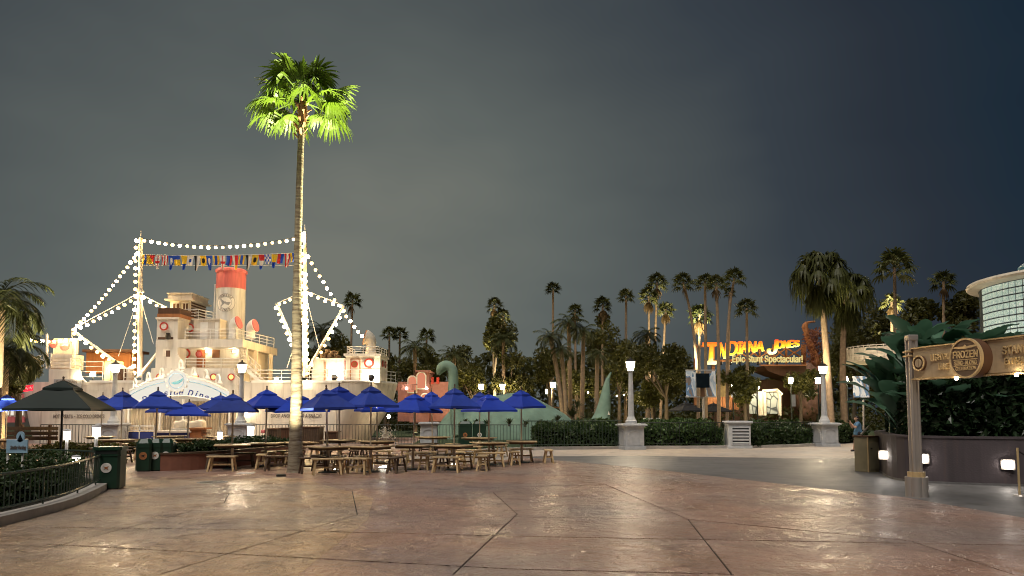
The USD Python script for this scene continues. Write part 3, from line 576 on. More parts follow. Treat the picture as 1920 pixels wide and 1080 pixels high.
for a, b in (((261, 552, 44.0), (222, 668, 43.0)), ((265, 565, 44.0), (288, 645, 43.0)), ((259, 560, 44.2), (246, 700, 45)), ((575, 560, 44.3), (598, 650, 43.4)), ((569, 560, 44.3), (566, 700, 44)), ((549, 655, 44.2), (538, 690, 43.5)), ((134, 618, 43.2), (138, 690, 43.4)), ((263, 498, 44), (572, 498, 44.3))):
    part(ship, 'stay', cyl(at(*a), at(*b), .018, n=5), WHITE)

# strings of bulbs hung from the rigging
def string(label, p0, p1, sag, n, off=(0, 0, -.10), skip=0, r=.1):
    p0, p1 = np.asarray(p0), np.asarray(p1); t = thing('string_light', label, 'string lights', p0)
    c = curve(p0, p1, sag, 16) - p0; part(t, 'cable', tube(c, .014, 5), BRASSK)
    for i in range(n):
        s = (i + .5) / n; q = (p1 - p0) * s - np.array([0, 0, sag * 4 * s * (1 - s)]); b = part(t, 'bulb', ball(q + off + [R.uniform(-.015, .015), 0, R.uniform(-.025, .02)], r * R.uniform(.9, 1.12), 1), BULB if R.random() < .45 else BULBW)
        part(b, 'socket', cyl(q, q + np.asarray(off) * .5, .03, n=5), BRASSK)
string('long swag of bulbs between the two mast tops', at(264, 447, 44), at(571, 441, 44.3), .55, 23)
string('slanting string of bulbs from the left mast down to the far left boom end', at(262, 466, 44), tipL, .25, 19)
string('string of bulbs under the stay between left mast and left boom end', at(262, 551, 44), tipL, .12, 11)
string('string of bulbs along the left boom down to the deck', tipL, at(252, 704, 43.6), .1, 11)
string('short string of bulbs from the left mast to the wheelhouse', at(264, 551, 43.9), at(312, 578, 44.6), .05, 4)
string('vertical string of bulbs down the left mast', mlt + [-.2, -.12, 0], ML + [-.25, -.15, 0], 0, 20, (0, -.04, 0))
string('vertical string of bulbs down the port side of the tall right mast', mrt + [-.05, -.2, 0], MR + [-.2, -.2, 0], 0, 22, (0, -.04, 0))
string('vertical string of bulbs down the starboard side of the tall right mast', mrt + [.16, -.15, -2.5], MR + [.2, -.15, 0], 0, 16, (0, -.04, 0))
string('slanting string of bulbs from the right mast down to the bow ventilator', at(574, 472, 44.3), at(690, 640, 44), .3, 16)
string('short string of bulbs from right mast to the right boom end', at(576, 546, 44.2), tipR, .06, 5)
string('string of bulbs along the raised right boom', tipR, at(582, 688, 43.9), .05, 9, (.1, -.05, -.08))
string('short string of bulbs left of the right mast beside the palm trunk', at(568, 546, 44.2), tipR2, .06, 5)
string('string of bulbs along the boom behind the palm trunk', tipR2, at(553, 650, 43.9), .05, 7, (-.1, -.05, -.08))
string('string of bulbs over the stern crate', at(52, 634, 44), at(141, 633, 43.4), .1, 8)

# signal flags
FC = dict(w=(.78, .76, .72), b=(.02, .08, .50), r=(.62, .03, .03), y=(.80, .52, .03), k=(.015, .015, .02))
FLAGM = usdkit.material(stage, '/World/Looks/flag_cloth', {'a': ('attribute', {'attribute': 'flagcolor'}), 'p': ('principled_bsdf', {'roughness': .8}), 't': ('translucent_bsdf', {}), 'm': ('mix_closure', {'fac': .35})},
    [('a.color', 'p.base_color'), ('a.color', 't.color'), ('p.BSDF', 'm.closure1'), ('t.BSDF', 'm.closure2')], surface='m.closure')
def flag_pixels(k):
    def g(fn): return [[fn((c + .5) / 12, (r_ + .5) / 12) for c in range(12)] for r_ in range(12)]
    P = {'ybs': lambda u, v: 'yby'[min(2, int(u * 3))], 'ry': lambda u, v: 'r' if u > v else 'y', 'wc': lambda u, v: 'r' if abs(u - .5) < .12 or abs(v - .5) < .12 else 'w', 'rw': lambda u, v: 'rw'[int(u * 5) % 2],
         'bdot': lambda u, v: 'w' if (u - .5) ** 2 + (v - .4) ** 2 < .06 else 'b', 'by': lambda u, v: 'b' if v < .45 else 'y', 'yb': lambda u, v: 'y' if v < .6 else 'b', 'wb': lambda u, v: 'b' if abs(u - .5) < .2 and abs(v - .5) < .2 else 'w',
         'kw': lambda u, v: 'k' if u < .45 else 'w', 'ykd': lambda u, v: 'k' if (u - .5) ** 2 + (v - .5) ** 2 < .075 else 'y', 'bys': lambda u, v: 'yby'[min(2, int((u + .1) * 2.6))], 'br': lambda u, v: 'b' if u < .55 else 'r',
         'wr': lambda u, v: 'w' if u < .4 else ('r' if v < .7 else 'y'), 'rwh': lambda u, v: 'r' if v < .4 else ('w' if v < .75 else 'b'), 'chk': lambda u, v: 'bw'[(int(u * 4) + int(v * 4)) % 2], 'rb': lambda u, v: 'r' if u < .5 else 'b', 'rwb': lambda u, v: 'rwr'[min(2, int(u * 3))], 'yr': lambda u, v: 'y' if abs(u - .5) < .15 or abs(v - .5) < .15 else 'r'}[k]
    return g(P)
SEQ = [('ybs', 0), ('ry', 0), ('wc', 1), ('rw', 0), ('bdot', 1), ('by', 0), ('yb', 1), ('wb', 0), ('kw', 1), ('ykd', 0), ('bdot', 1), ('bys', 0), ('wc', 1), ('br', 0), ('wr', 1), ('bys', 0), ('kw', 1), ('ykd', 0), ('rwh', 1), ('chk', 0), ('yb', 1), ('rb', 0), ('rwb', 1), ('ybs', 0), ('yr', 0)]
fa, fb2 = at(266, 477, 43.9), at(568, 473, 44.2)
fl = thing('signal_flag_line', 'row of coloured signal flags strung between the masts over the funnel', 'signal flags', fa)
cc = curve(fa, fb2, .12, 20) - fa; part(fl, 'line', tube(cc, .012, 5), WHITE)
for i, (k, taper) in enumerate(SEQ):
    s = (i + .5) / len(SEQ); c = (fb2 - fa) * s - np.array([0, 0, .48 * s * (1 - s)]); W_, H_ = .38, .58 + .28 * taper + R.uniform(-.04, .04); ph = R.uniform(0, 6); px = flag_pixels(k); vs, fs, cs = [], [], []
    for r_ in range(12):
        for q in range(12):
            for u, v in ((q, r_), (q + 1, r_), (q + 1, r_ + 1), (q, r_ + 1)):
                u, v = u / 12, v / 12; w = W_ * (1 - (.62 * v if taper else .12 * v)); x = (u - .5) * w + .03 * math.sin(3 * v + ph); vs.append((c[0] + x, c[1] + .05 * math.sin(7 * u + 3 * v + ph) * v + .03 * math.sin(ph), c[2] - .02 - v * H_ + .02 * math.sin(9 * u + ph) * v))
            b = len(vs); fs.append((b - 4, b - 1, b - 2, b - 3)); cs += [FC[px[r_][q]]] * 4
    p = part(fl, 'flag', (np.array(vs), np.array(fs)), FLAGM)
    UsdGeom.PrimvarsAPI(p).CreatePrimvar('flagcolor', Sdf.ValueTypeNames.Color3fArray, 'vertex').Set(Vt.Vec3fArray.FromNumpy(np.array(cs, np.float32)))

# ------------------------------------------------------------------ marquee, curtain wall and counters before the ship
YM = 40.0
mq = thing('arched_marquee', 'bright white arched sign with looped lamps over the snack bar entrance', 'sign')
def arcz(px, top): return (734 if top else 759) - (28 if top else 18) * (1 - ((px - 334) / 92) ** 2)
xs = np.linspace(243, 425, 25)
part(mq, 'sign_band', front([(x, arcz(x, True)) for x in xs] + [(x, arcz(x, False)) for x in xs[::-1]], YM, YM + .35, YM), SIGNL)
part(mq, 'upper_trim', tube([at(x, arcz(x, True) - 1, YM - .03) for x in xs], .07, 6), WHITE); part(mq, 'lower_trim', tube([at(x, arcz(x, False) + 1, YM - .03) for x in xs], .06, 6), WHITE)
part(mq, 'blue_line', tube([at(x, arcz(x, True) + 8, YM - .02) for x in xs], .03, 5), SIGNB)
mc = at(331, 714, YM - .12); mo = part(mq, 'medallion', prism(Point(0, 0).buffer(.55, 10), .2, mc + [0, .2, 0], (1, 0, 0), (0, 0, 1), (0, -1, 0)), SIGNL)
for k in range(12): part(mo, 'scallop', ball(mc + [.55 * math.cos(k * math.pi / 6), .06, .55 * math.sin(k * math.pi / 6)], .12, 1, (1, .5, 1)), WHITE)
part(mo, 'medallion_rim', ring(mc - [0, .01, 0], .42, .035, .02), SIGNB); part(mo, 'wave_mark', prism(Polygon([(-.30, -.12), (-.1, -.2), (.12, -.16), (.32, -.02), (.36, .16), (.22, .06), (.05, -.02), (-.12, -.05)]), .02, mc - [0, .01, 0], (1, 0, 0), (0, 0, 1), (0, -1, 0)), TEAL)
def letters(parent, s, px0, px1, h, mat, yoff):
    for i, c in enumerate(s):
        if c == ' ': continue
        px = px0 + (px1 - px0) * (i + .5) / len(s); m = meshkit.text_mesh(c, h, 1.0, True); v = np.array(m.vertices); v[:, 0] -= v[:, 0].mean(); v[:, 1] -= h / 2
        an = -math.atan2(arcz(px + 1, True) - arcz(px - 1, True), 2); o = at(px, arcz(px, True) + yoff, YM - .02)
        x = v[:, 0] * math.cos(an) - v[:, 1] * math.sin(an) + .2 * v[:, 1]; z = v[:, 0] * math.sin(an) + v[:, 1] * math.cos(an)
        part(parent, 'letter', (np.c_[o[0] + x, o[1] + .01 - v[:, 2] * .03, o[2] + z], np.array(m.faces)), mat)
letters(mq, 'Dockside Diner', 268, 402, .30, BLUEP, 29)
for x in (249, 274, 299, 331, 358, 381, 404):
    b = at(x, arcz(x, True), YM + .1); k = 1.35 if x == 331 else 1; zt = (.55 if x != 331 else .62)
    if x == 331: b = mc + [0, .2, .5]
    pts = [b, b + [.02, .02, zt * .5], b + [.06, -.02, zt * .85], b + [.2, -.16, zt], b + [.33, -.3, zt * .8], b + [.37, -.36, zt * .45]]
    g = part(mq, 'gooseneck', tube(smooth_path(pts, 14), .05, 8), WHITE); e = pts[-1]
    part(g, 'lamp_shade', tube([e + [0, 0, .02], e - [0, 0, .16]], [.05, .15], 10), WHITE); part(g, 'lamp_disc', lathe([(.0, -.15), (.12, -.15), (.0, -.13)], 10, e), GLOBE)
for i, (xa, xb) in enumerate(((236, 268), (269, 300), (301, 330), (356, 386), (387, 412), (413, 442))):
    n = 30; x = np.linspace(XX(xa, 40.6), XX(xb, 40.6), n); y = 40.6 + .09 * np.sin(np.arange(n) * 1.15 + i) + .03 * np.sin(np.arange(n) * 2.7); z0, z1 = .05, ZZ(752, 40.6)
    v = np.vstack([np.c_[x, y, np.full(n, z1)], np.c_[x, y + .05 * np.sin(np.arange(n)), np.full(n, (z0 + z1) / 2)], np.c_[x, y, np.full(n, z0)]])
    f = [(r_ * n + j, r_ * n + n + j, r_ * n + n + j + 1) for r_ in (0, 1) for j in range(n - 1)] + [(r_ * n + j, r_ * n + n + j + 1, r_ * n + j + 1) for r_ in (0, 1) for j in range(n - 1)]
    single('curtain', (v, np.array(f)), CLOTH, f'cream draped curtain closing the snack bar, number {i + 1} counted from the left pillar' if 0 else 'cream draped curtain under the arched marquee, ' + ['leftmost of six', 'second from the left', 'third from the left', 'third from the right', 'second from the right', 'rightmost of six'][i], 'curtain', smooth=True)
back = single('snack_bar_wall', pbox(234, 444, 748, 838, 41.2, .1), CREAM, 'cream back wall behind the draped curtains', 'wall')
for px in (241, 300, 343, 430):
    single('white_post', pbox(px - 1.6, px + 1.6, 748, 838, 40.2, .1), WHITE, 'white square post carrying the marquee, ' + {241: 'leftmost', 300: 'second from left', 343: 'third from left', 430: 'rightmost'}[px], 'post')
wf = thing('white_gate', 'white framed railing gate left of the dark blue counter', 'gate')
for a, b, c, d in ((240, 292, 797, 800), (240, 292, 806, 808), (240, 242, 797, 838), (262, 264, 797, 838), (290, 292, 797, 838)): part(wf, 'gate_bar', pbox(a, b, c, d, 37.6, .07), WHITE)
part(wf, 'gate_panel', pbox(243, 289, 810, 836, 37.62, .04), BLUEP)
ct = thing('blue_counter', 'dark blue serving counter with pale top under the marquee', 'counter'); part(ct, 'counter_front', pbox(292, 357, 811, 838, 36, .9), BLUEP); part(ct, 'counter_top', pbox(290, 359, 808, 811, 35.9, 1.1), CREAM)
od = thing('wooden_lectern', 'orange-brown wooden cashier stand beside the dark blue counter', 'stand'); part(od, 'cabinet', pbox(357, 379, 805, 838, 36, .6), ORANGE); part(od, 'ledge', pbox(355, 386, 802, 805, 35.9, .8), ORANGE); part(od, 'side_shelf', pbox(379, 390, 811, 813, 36, .4), BROWN)
for xa, xb, l in ((328, 355, 'left'), (356, 384, 'right')):
    sm = trimesh.creation.icosphere(subdivisions=3); v = np.array(sm.vertices); v = np.sign(v) * np.abs(v) ** .45; c = at((xa + xb) / 2, 797, 37.5); w = (XX(xb, 37.5) - XX(xa, 37.5)) / 2
    v = v * [w, .3, .24]; v[:, 2] += .04 * np.sin(v[:, 0] * 9); single('covered_till', (v + c, np.array(sm.faces)), CLOTH, f'cloth-covered till on the counter, the {l} one of two', 'till', smooth=60)
single('till_table', pbox(322, 386, 803, 806.5, 37.2, .8), CREAM, 'long pale shelf carrying the two covered tills', 'shelf')
for i, (xa, xb, ya, yb, Y, mt, lab, nm) in enumerate(((528, 556, 802, 832, 36.5, BROWN, 'tall dark wooden cart in front of the dark railing, left of the palm trunk', 'wooden_cart'), (566, 600, 800, 834, 36, DARKW, 'dark slatted kiosk cart just right of the palm trunk', 'wooden_cart'), (610, 632, 809, 828, 37, BROWN, 'small dark cabinet before the hull right of the slatted cart', 'wooden_cart'), (502, 520, 803, 828, 37.5, DARKW, 'low brown slatted bin left of the tall dark cart', 'slatted_bin'))):
    c = thing(nm, lab, 'cart' if 'cart' in nm else 'bin'); part(c, 'body', pbox(xa, xb, ya + 2, yb, Y, .8), mt); part(c, 'top', pbox(xa - 1, xb + 1, ya, ya + 2, Y - .05, .9), BROWN)
    for k in range(int((xb - xa) / 4)): part(c, 'slat', pbox(xa + 1 + 4 * k, xa + 3.6 + 4 * k, ya + 4, yb - 1, Y - .03, .03), mt)
single('red_crate', pbox(490, 497, 806, 812, 37.9, .3, .02), REDP, 'small red box on the slatted bin before the railing', 'box')

# ------------------------------------------------------------------ left end: neon bunting and white kiosk
kk = thing('white_kiosk', 'white kiosk with a red base half hidden behind umbrellas at far left', 'kiosk')
part(kk, 'wall', pbox(-60, 47, 745, 785, 46, 3), WHITE); part(kk, 'red_base', pbox(-60, 47, 782, 792, 45.9, .1), REDP); part(kk, 'red_fascia', pbox(-60, 50, 738, 746, 45.8, 3.4), REDP)
for k in range(5): f = part(kk, 'window', pbox(2 + 9 * k, 9 + 9 * k, 762, 780, 45.95, .06), CREAM); part(f, 'pane', pbox(3 + 9 * k, 8 + 9 * k, 763.5, 778.5, 45.93, .03), SIGNL)
NEON = E('neon_red', (1.0, .02, .04), 2.2)
nb = thing('red_banner', 'red lit banner with white marks left of the dark green umbrella', 'banner'); q0, q1 = at(-5, 742, 41), at(62, 732, 41)
for k in range(9):
    a, b = q0 + (q1 - q0) * (k / 9), q0 + (q1 - q0) * ((k + .9) / 9); dz = np.array([0, 0, .32]); v = np.array([a, b, b + dz, a + dz]); v = np.vstack([v, v + [0, .03, 0]])
    p = part(nb, 'banner_panel', (v, np.array([[0, 1, 2], [0, 2, 3], [4, 6, 5], [4, 7, 6], [0, 4, 5], [0, 5, 1], [3, 2, 6], [3, 6, 7], [1, 5, 6], [1, 6, 2], [0, 3, 7], [0, 7, 4]])), NEON)
    c = (a + b) / 2 + [0, -.01, .16]; part(p, 'mark', prism(Polygon([(-.1, -.04), (-.03, .08), (.03, -.02), (.1, .07), (.04, -.09), (-.03, -.01)]), .012, c, (1, 0, 0), (0, 0, 1), (0, -1, 0)), WHITE)
bt = thing('wooden_barrier', 'dark wooden barrier boards behind the far left umbrellas', 'barrier')
for k in range(3): part(bt, 'board', pbox(-40, 110, 800 + 9 * k, 807 + 9 * k, 33, .06), DARKW)
for px in (-10, 40, 92): part(bt, 'post', pbox(px, px + 4, 796, 842, 33.1, .12), BROWN)

# ------------------------------------------------------------------ umbrellas, tables, benches
def canopy_mesh(side, h, n=8, cap=.0):
    """four-sided market canopy, hips drawn tight and the panels sagging a little between them"""
    ring_ = []; V, F = [(0, 0, h)], []; K = 7; S = 24
    for i in range(1, K + 1):
        t = i / K
        for j in range(S):
            a = j / S * 4; s_, f_ = int(a), a % 1; c = [(-1, -1), (1, -1), (1, 1), (-1, 1)]; p = np.array(c[s_ % 4]) * (1 - f_) + np.array(c[(s_ + 1) % 4]) * f_
            mid = 1 - abs(2 * f_ - 1); p = p * (1 - .07 * mid) * side / 2 * t
            V.append((p[0], p[1], h * (1 - t ** 1.12) - .045 * mid * math.sin(math.pi * t) - (0 if i < K else .0) + .012 * mid * t))
    V += [(V[1 + (K - 1) * S + j][0] * 1.004, V[1 + (K - 1) * S + j][1] * 1.004, V[1 + (K - 1) * S + j][2] - .07) for j in range(S)]
    for j in range(S): F.append((0, 1 + j, 1 + (j + 1) % S))
    for i in range(K):
        for j in range(S):
            a, b = 1 + i * S + j, 1 + i * S + (j + 1) % S; F += [(a, a + S, b + S), (a, b + S, b)]
    return np.array(V), np.array(F)
def umbrella_kind(nm, canvas, side, rimz, h, polemat):
    k = kind(nm)
    part(k, 'pole', cyl((0, 0, 0), (0, 0, rimz + h - .02), .027, n=10), polemat)
    v, f = canopy_mesh(side, h); part(k, 'canopy', (v + [0, 0, rimz], f), canvas, smooth=28)
    v, f = canopy_mesh(side * .36, h * .30); part(k, 'vent_cap', (v + [0, 0, rimz + h * .76], f), canvas, smooth=28)
    part(k, 'finial', lathe([(.0, .14), (.02, .12), (.034, .09), (.02, .06), (.03, .03), (.045, 0)], 10, (0, 0, rimz + h + .03)), DARKW, smooth=True)
    part(k, 'hub', lathe([(.028, -.1), (.06, -.06), (.065, .02), (.028, .05)], 10, (0, 0, rimz + .02)), polemat)
    for i in range(8):
        a = i * math.pi / 4; r = side / 2 * (1.38 if i % 2 else .92); part(k, 'rib', bar((.05 * math.cos(a), .05 * math.sin(a), rimz + h - .13), (r * math.cos(a), r * math.sin(a), rimz - .02), .016, .02), polemat)
    return k
UB = umbrella_kind('blue_umbrella', BLUE, 1.36, 2.0, .55, POLE)
UB2 = umbrella_kind('blue_umbrella_worn', M('blue_canvas_worn', (.014, .042, .30), .8, var=.3, scale=2, bump=.35, bscale=5, rnd=.3), 1.36, 1.99, .56, POLE)
UG = umbrella_kind('green_umbrella', DGREEN, 2.05, 1.86, .78, IRON)
UK = umbrella_kind('black_umbrella', BLACKC, 1.9, 1.95, .62, IRON)
TB = kind('table'); part(TB, 'tabletop', cbox(-.52, .52, -.52, .52, .715, .75, .01), WOOD); part(TB, 'apron', cbox(-.42, .42, -.42, .42, .65, .715, .01), DARKW)
part(TB, 'column', cyl((0, 0, .03), (0, 0, .65), .045, n=10), POLE); part(TB, 'base_plate', lathe([(0, .05), (.2, .045), (.27, .02), (.27, 0)], 16), IRON)
def bench_kind(nm, wood):
    k = kind(nm); part(k, 'seat', cbox(-.42, .42, -.14, .14, .41, .455, .01), wood)
    for sx in (-1, 1):
        for sy in (-1, 1): part(k, 'leg', bar((sx * .31, sy * .08, .41), (sx * .37, sy * .15, 0), .05), wood)
        part(k, 'end_rail', bar((sx * .335, -.11, .2), (sx * .335, .11, .2), .03, .04), wood)
    part(k, 'stretcher', bar((-.33, 0, .2), (.33, 0, .2), .03, .045), wood); return k
BN, BD = bench_kind('bench', WOOD), bench_kind('dark_bench', DARKW)
UM = [(14, 738, 27, 72, 'umbrella at the left picture edge'), (190, 739, 30.5, 66, 'umbrella peeping right of the green one'), (229, 731, 27, 74, 'umbrella left of the marquee arch'), (293, 730, 25.6, 100, 'purplish umbrella before the arch, left'),
      (320, 746, 31, 78, 'umbrella behind the arch-front pair'), (353, 752, 28, 94, 'lowest umbrella, before the arch'), (414, 739, 31, 84, 'umbrella half hidden at arch end'), (438, 736, 22.6, 112, 'umbrella over the planter wall benches'),
      (500, 728, 23.8, 100, 'first umbrella left of the palm'), (559, 737, 24.4, 126, 'umbrella hidden by the palm trunk'), (617, 727, 21.3, 108, 'first umbrella right of the palm'), (638, 722, 26.5, 94, 'umbrella rising behind the palm-side one'),
      (696, 721, 21.5, 96, 'umbrella over the bright ground light'), (708, 738, 25.5, 92, 'low umbrella behind the ground-light one'), (775, 736, 22.4, 99, 'umbrella right below the bow'), (812, 732, 30, 62, 'small umbrella under the dinosaur head'),
      (852, 725, 22.2, 90, 'umbrella before the dinosaur neck'), (899, 733, 29, 64, 'small umbrella before the dinosaur body'), (917, 737, 24.3, 101, 'second umbrella from the right end'), (978, 729, 25.4, 84, 'rightmost umbrella of the terrace')]
PALM = gr(553, 886)
occupied = []
def clear(x, y, r=.45):
    p = Point(x, y)
    return pp.distance(p) > r * .5 and math.hypot(x - PALM[0], y - PALM[1]) > r + .25 and all(math.hypot(x - a, y - b) > .5 for a, b in occupied) and lawn_poly.distance(p) > .6 and inner.distance(p) > .5
spots_u = []
for px, py, Y, w, d in UM:
    x = XX(px, Y, 760); apex = ZZ(py, Y); s = FPX / Y; sxy = (w / s) / 1.75; sz = (apex - .012) / 2.62
    copy(UB if R.random() < .55 else UB2, 'blue_umbrella', 'blue canvas umbrella: the ' + d, 'umbrella', (x, Y, .012), (R.uniform(-1.6, 1.6), R.uniform(-1.6, 1.6), R.uniform(15, 75)), 'blue umbrellas over the terrace tables', (sxy, sxy, sz))
    spots_u.append((x, Y, d))
for x, Y, d in spots_u:
    inpl = pp.distance(Point(x, Y)) < .7
    rz = R.choice([0, 8, -10, 20, -25, 40])
    if not inpl or d.startswith('umbrella over the planter'):
        copy(TB, 'square_table', 'square wooden table on a pole under the ' + d, 'table', (x, Y, .012), rz, 'terrace tables')
    for a, side in ((-90, 'near side'), (90, 'far side'), (180, 'left side'), (0, 'right side')):
        an = math.radians(a + rz * .5 + R.uniform(-8, 8)); r = R.uniform(.78, .95); bx, by = x + r * math.cos(an), Y + r * math.sin(an)
        if not clear(bx, by): continue
        occupied.append((bx, by))
        copy(BN if R.random() < .7 else BD, 'wooden_bench', f'backless bench on the {side} under the {d}', 'bench', (bx, by, .012), math.degrees(an) + 90 + R.uniform(-9, 9), 'backless benches round the terrace tables')
extra = [(588, 888, 30, 'nearest bench, just right of the palm foot'), (523, 884, -5, 'long bench touching the palm foot on its left'), (655, 886, -4, 'near bench between the two ground lights'), (412, 880, 3, 'bench before the planter wall, left one'), (466, 877, 2, 'bench before the planter wall, right one'), (795, 874, 6, 'near bench right of the bright ground light'), (880, 868, 0, 'near bench in the right half of the terrace')]
for px, py, rz, lab in extra:
    g = gr(px, py)
    if all(math.hypot(g[0] - a, g[1] - b) > .35 for a, b in occupied):
        occupied.append(tuple(g)); copy(BD if px < 700 else BN, 'wooden_bench', 'backless wooden ' + lab, 'bench', (*g, .012), rz, 'backless benches round the terrace tables')
g = np.array([XX(117, 20), 20.0]); copy(UG, 'green_umbrella', 'large dark green umbrella planted behind the left railing', 'umbrella', (*g, .1), 12, None, (1.0, 1.0, (ZZ(714, 20) - .1) / 2.67))
for px, py, Y, l in ((1286, 754, 55, 'left'), (1338, 756, 55, 'right')):
    copy(UK, 'black_umbrella', f'black umbrella under the monitor sign in the far garden, the {l} one', 'umbrella', (XX(px, Y), Y, .1), 20, 'black umbrellas', (1, 1, (ZZ(py, Y) - .1) / 2.6))

# ------------------------------------------------------------------ lamp pedestals
def pedestal(k, w=.92, h=1.22):
    b = w / 2; part(k, 'plinth', cbox(-b - .07, b + .07, -b - .07, b + .07, 0, .16, .015), STONE); part(k, 'die', cbox(-b, b, -b, b, .16, h - .16, .015), STONE)
    v = [(b, h - .16), (b + .04, h - .13), (b + .12, h - .08), (b + .12, h - .02), (b + .05, h)]
    part(k, 'cornice', join([cbox(-b - .05, b + .05, -b - .05, b + .05, h - .16, h - .11, .01), cbox(-b - .13, b + .13, -b - .13, b + .13, h - .11, h - .03, .02), cbox(-b - .06, b + .06, -b - .06, b + .06, h - .03, h, .01)]), STONE)
    arch = [(-.28, .26), (.28, .26), (.28, .72)] + [(.28 * math.cos(a), .72 + .16 * math.sin(a)) for a in np.linspace(.2, math.pi - .2, 9)] + [(-.28, .72)]
    fr = Polygon(arch).buffer(.045).difference(Polygon(arch))
    for q in range(4):
        a = q * math.pi / 2; part(k, 'panel_frame', move(prism(fr, .03, (0, -b, 0), (1, 0, 0), (0, 0, 1), (0, -1, 0)), (0, 0, 0), a), STONE)
LP = kind('lamp_pedestal'); pedestal(LP)
part(LP, 'lamp_base', lathe([(.27, 1.22), (.27, 1.34), (.22, 1.38), (.2, 1.46), (.155, 1.55)], 16), STONE, smooth=35)
v, f = lathe([(.155, 1.55), (.135, 2.2), (.115, 3.0), (.10, 3.62), (.13, 3.66), (.13, 3.72)], 20); rr = np.hypot(v[:, 0], v[:, 1]); a_ = np.arctan2(v[:, 1], v[:, 0]); fl_ = 1 - .06 * (np.arange(len(v)) % 2); v[:, 0] *= fl_; v[:, 1] *= fl_
part(LP, 'lamp_shaft', (v, f), STONE)
part(LP, 'lantern_glass', lathe([(.0, 3.74), (.145, 3.74), (.19, 3.9), (.225, 4.12), (.0, 4.13)], 8), LAMP)
part(LP, 'lantern_cap', lathe([(.25, 4.135), (.25, 4.16), (.15, 4.24), (.05, 4.29), (.03, 4.36), (0, 4.37)], 8), BRASSK)
part(LP, 'lantern_collar', lathe([(.13, 3.70), (.16, 3.735), (.0, 3.738)], 8), BRASSK)
G_ = 'lamps on stone pedestals'
for px, Y, z, l in ((1183, 35.0, 0.0, 'nearest lamp on a grey stone pedestal, beside the green tail'), (1545, 38.3, 0.0, 'lamp on a stone pedestal before the two tall shaggy palms'), (214, 37.0, .0, 'lamp on a pedestal left of the arched marquee'), (452, 37.0, .0, 'lamp on a pedestal right of the arched marquee')):
    copy(LP, 'lamp_pedestal', l, 'lamp post', (XX(px, Y), Y, z), 12 if px > 900 else 0, G_)
PD = kind('pedestal'); pedestal(PD, .82, 1.25); copy(PD, 'stone_pedestal', 'grey stone pedestal without a lamp below the green dinosaur head', 'pedestal', (XX(805, 37.5), 37.5, .012), 5)
copy(PD, 'stone_pedestal', 'small far stone pedestal beside the trees left of the monitor sign', 'pedestal', (XX(1222, 56), 56, .1), 5)
SL = kind('small_lamp'); part(SL, 'pole', lathe([(.16, 0), (.14, .3), (.06, .4), (.05, 3.35), (.09, 3.4)], 10), IRON); part(SL, 'lantern_glass', lathe([(0, 3.42), (.15, 3.42), (.22, 3.8), (0, 3.82)], 8), LAMPB); part(SL, 'lantern_cap', lathe([(.25, 3.82), (.1, 3.93), (0, 4.0)], 8), IRON)
for px, py, Y, l in ((902, 725, 56, 'left of a pair behind the dinosaur body'), (942, 725, 57, 'right of a pair behind the dinosaur body'), (1037, 722, 54, 'beside the leaning palms'), (1027, 734, 66, 'farther and lower, left of the leaning palms'), (1219, 729, 60, 'right of the nearest pedestal lamp'), (1375, 719, 60, 'right of the monitor sign'), (1420, 725, 59, 'left of the white cracked gate panel'), (1484, 714, 58, 'right above the white gate panel'), (1535, 714, 55, 'beside the far pedestal lamp'), (1590, 712, 58, 'left of the small banner post')):
    copy(SL, 'garden_lamp', 'garden lamp on a thin post, ' + l, 'lamp post', (XX(px, Y), Y, .1), 0, 'garden lamps among the trees', (1, 1, (ZZ(py, Y) - .1) / 3.62))

# ground lights and path lights
for px, py, s, l in ((720, 879, 1.0, 'bright domed ground light under the benches'), (629, 883, .6, 'flat ground light left of the bright domed one'), (853, 873, .8, 'ground light under the right-hand benches')):
    g = gr(px, py); t = thing('ground_light', l, 'ground light', (*g, .012)); part(t, 'trim', lathe([(.22 * s, 0), (.22 * s, .025), (.17 * s, .03)], 16), STEEL); part(t, 'lens', lathe([(0, .085 * s), (.09 * s, .07 * s), (.165 * s, .025)], 16), PATHL)
PLK = kind('path_light'); part(PLK, 'post', cyl((0, 0, 0), (0, 0, .5), .035, n=8), STONE); part(PLK, 'light_cylinder', lathe([(0, .5), (.075, .5), (.075, .7), (0, .7)], 10), PATHL); part(PLK, 'cap', lathe([(.1, .7), (.09, .74), (0, .76)], 10), STONE)
for px, py, Y, sc, l in ((147, 868, 16.9, 1.0, 'inside the curved left railing'), (128, 822, 27, 1.5, 'behind the far left bushes, left one'), (183, 823, 27.2, 1.7, 'behind the far left bushes, right one'), (414, 829, 30.5, 1.3, 'in the bed right of the marquee, left one'), (471, 830, 28.2, 1.7, 'in the bed left of the palm, the brighter one')):
    z = max(0, ZZ(py, Y) - .6 * sc); copy(PLK, 'path_light', 'small glowing path light ' + l, 'path light', (XX(px, Y), Y, z), 0, 'path lights in the planting', (sc, sc, sc))

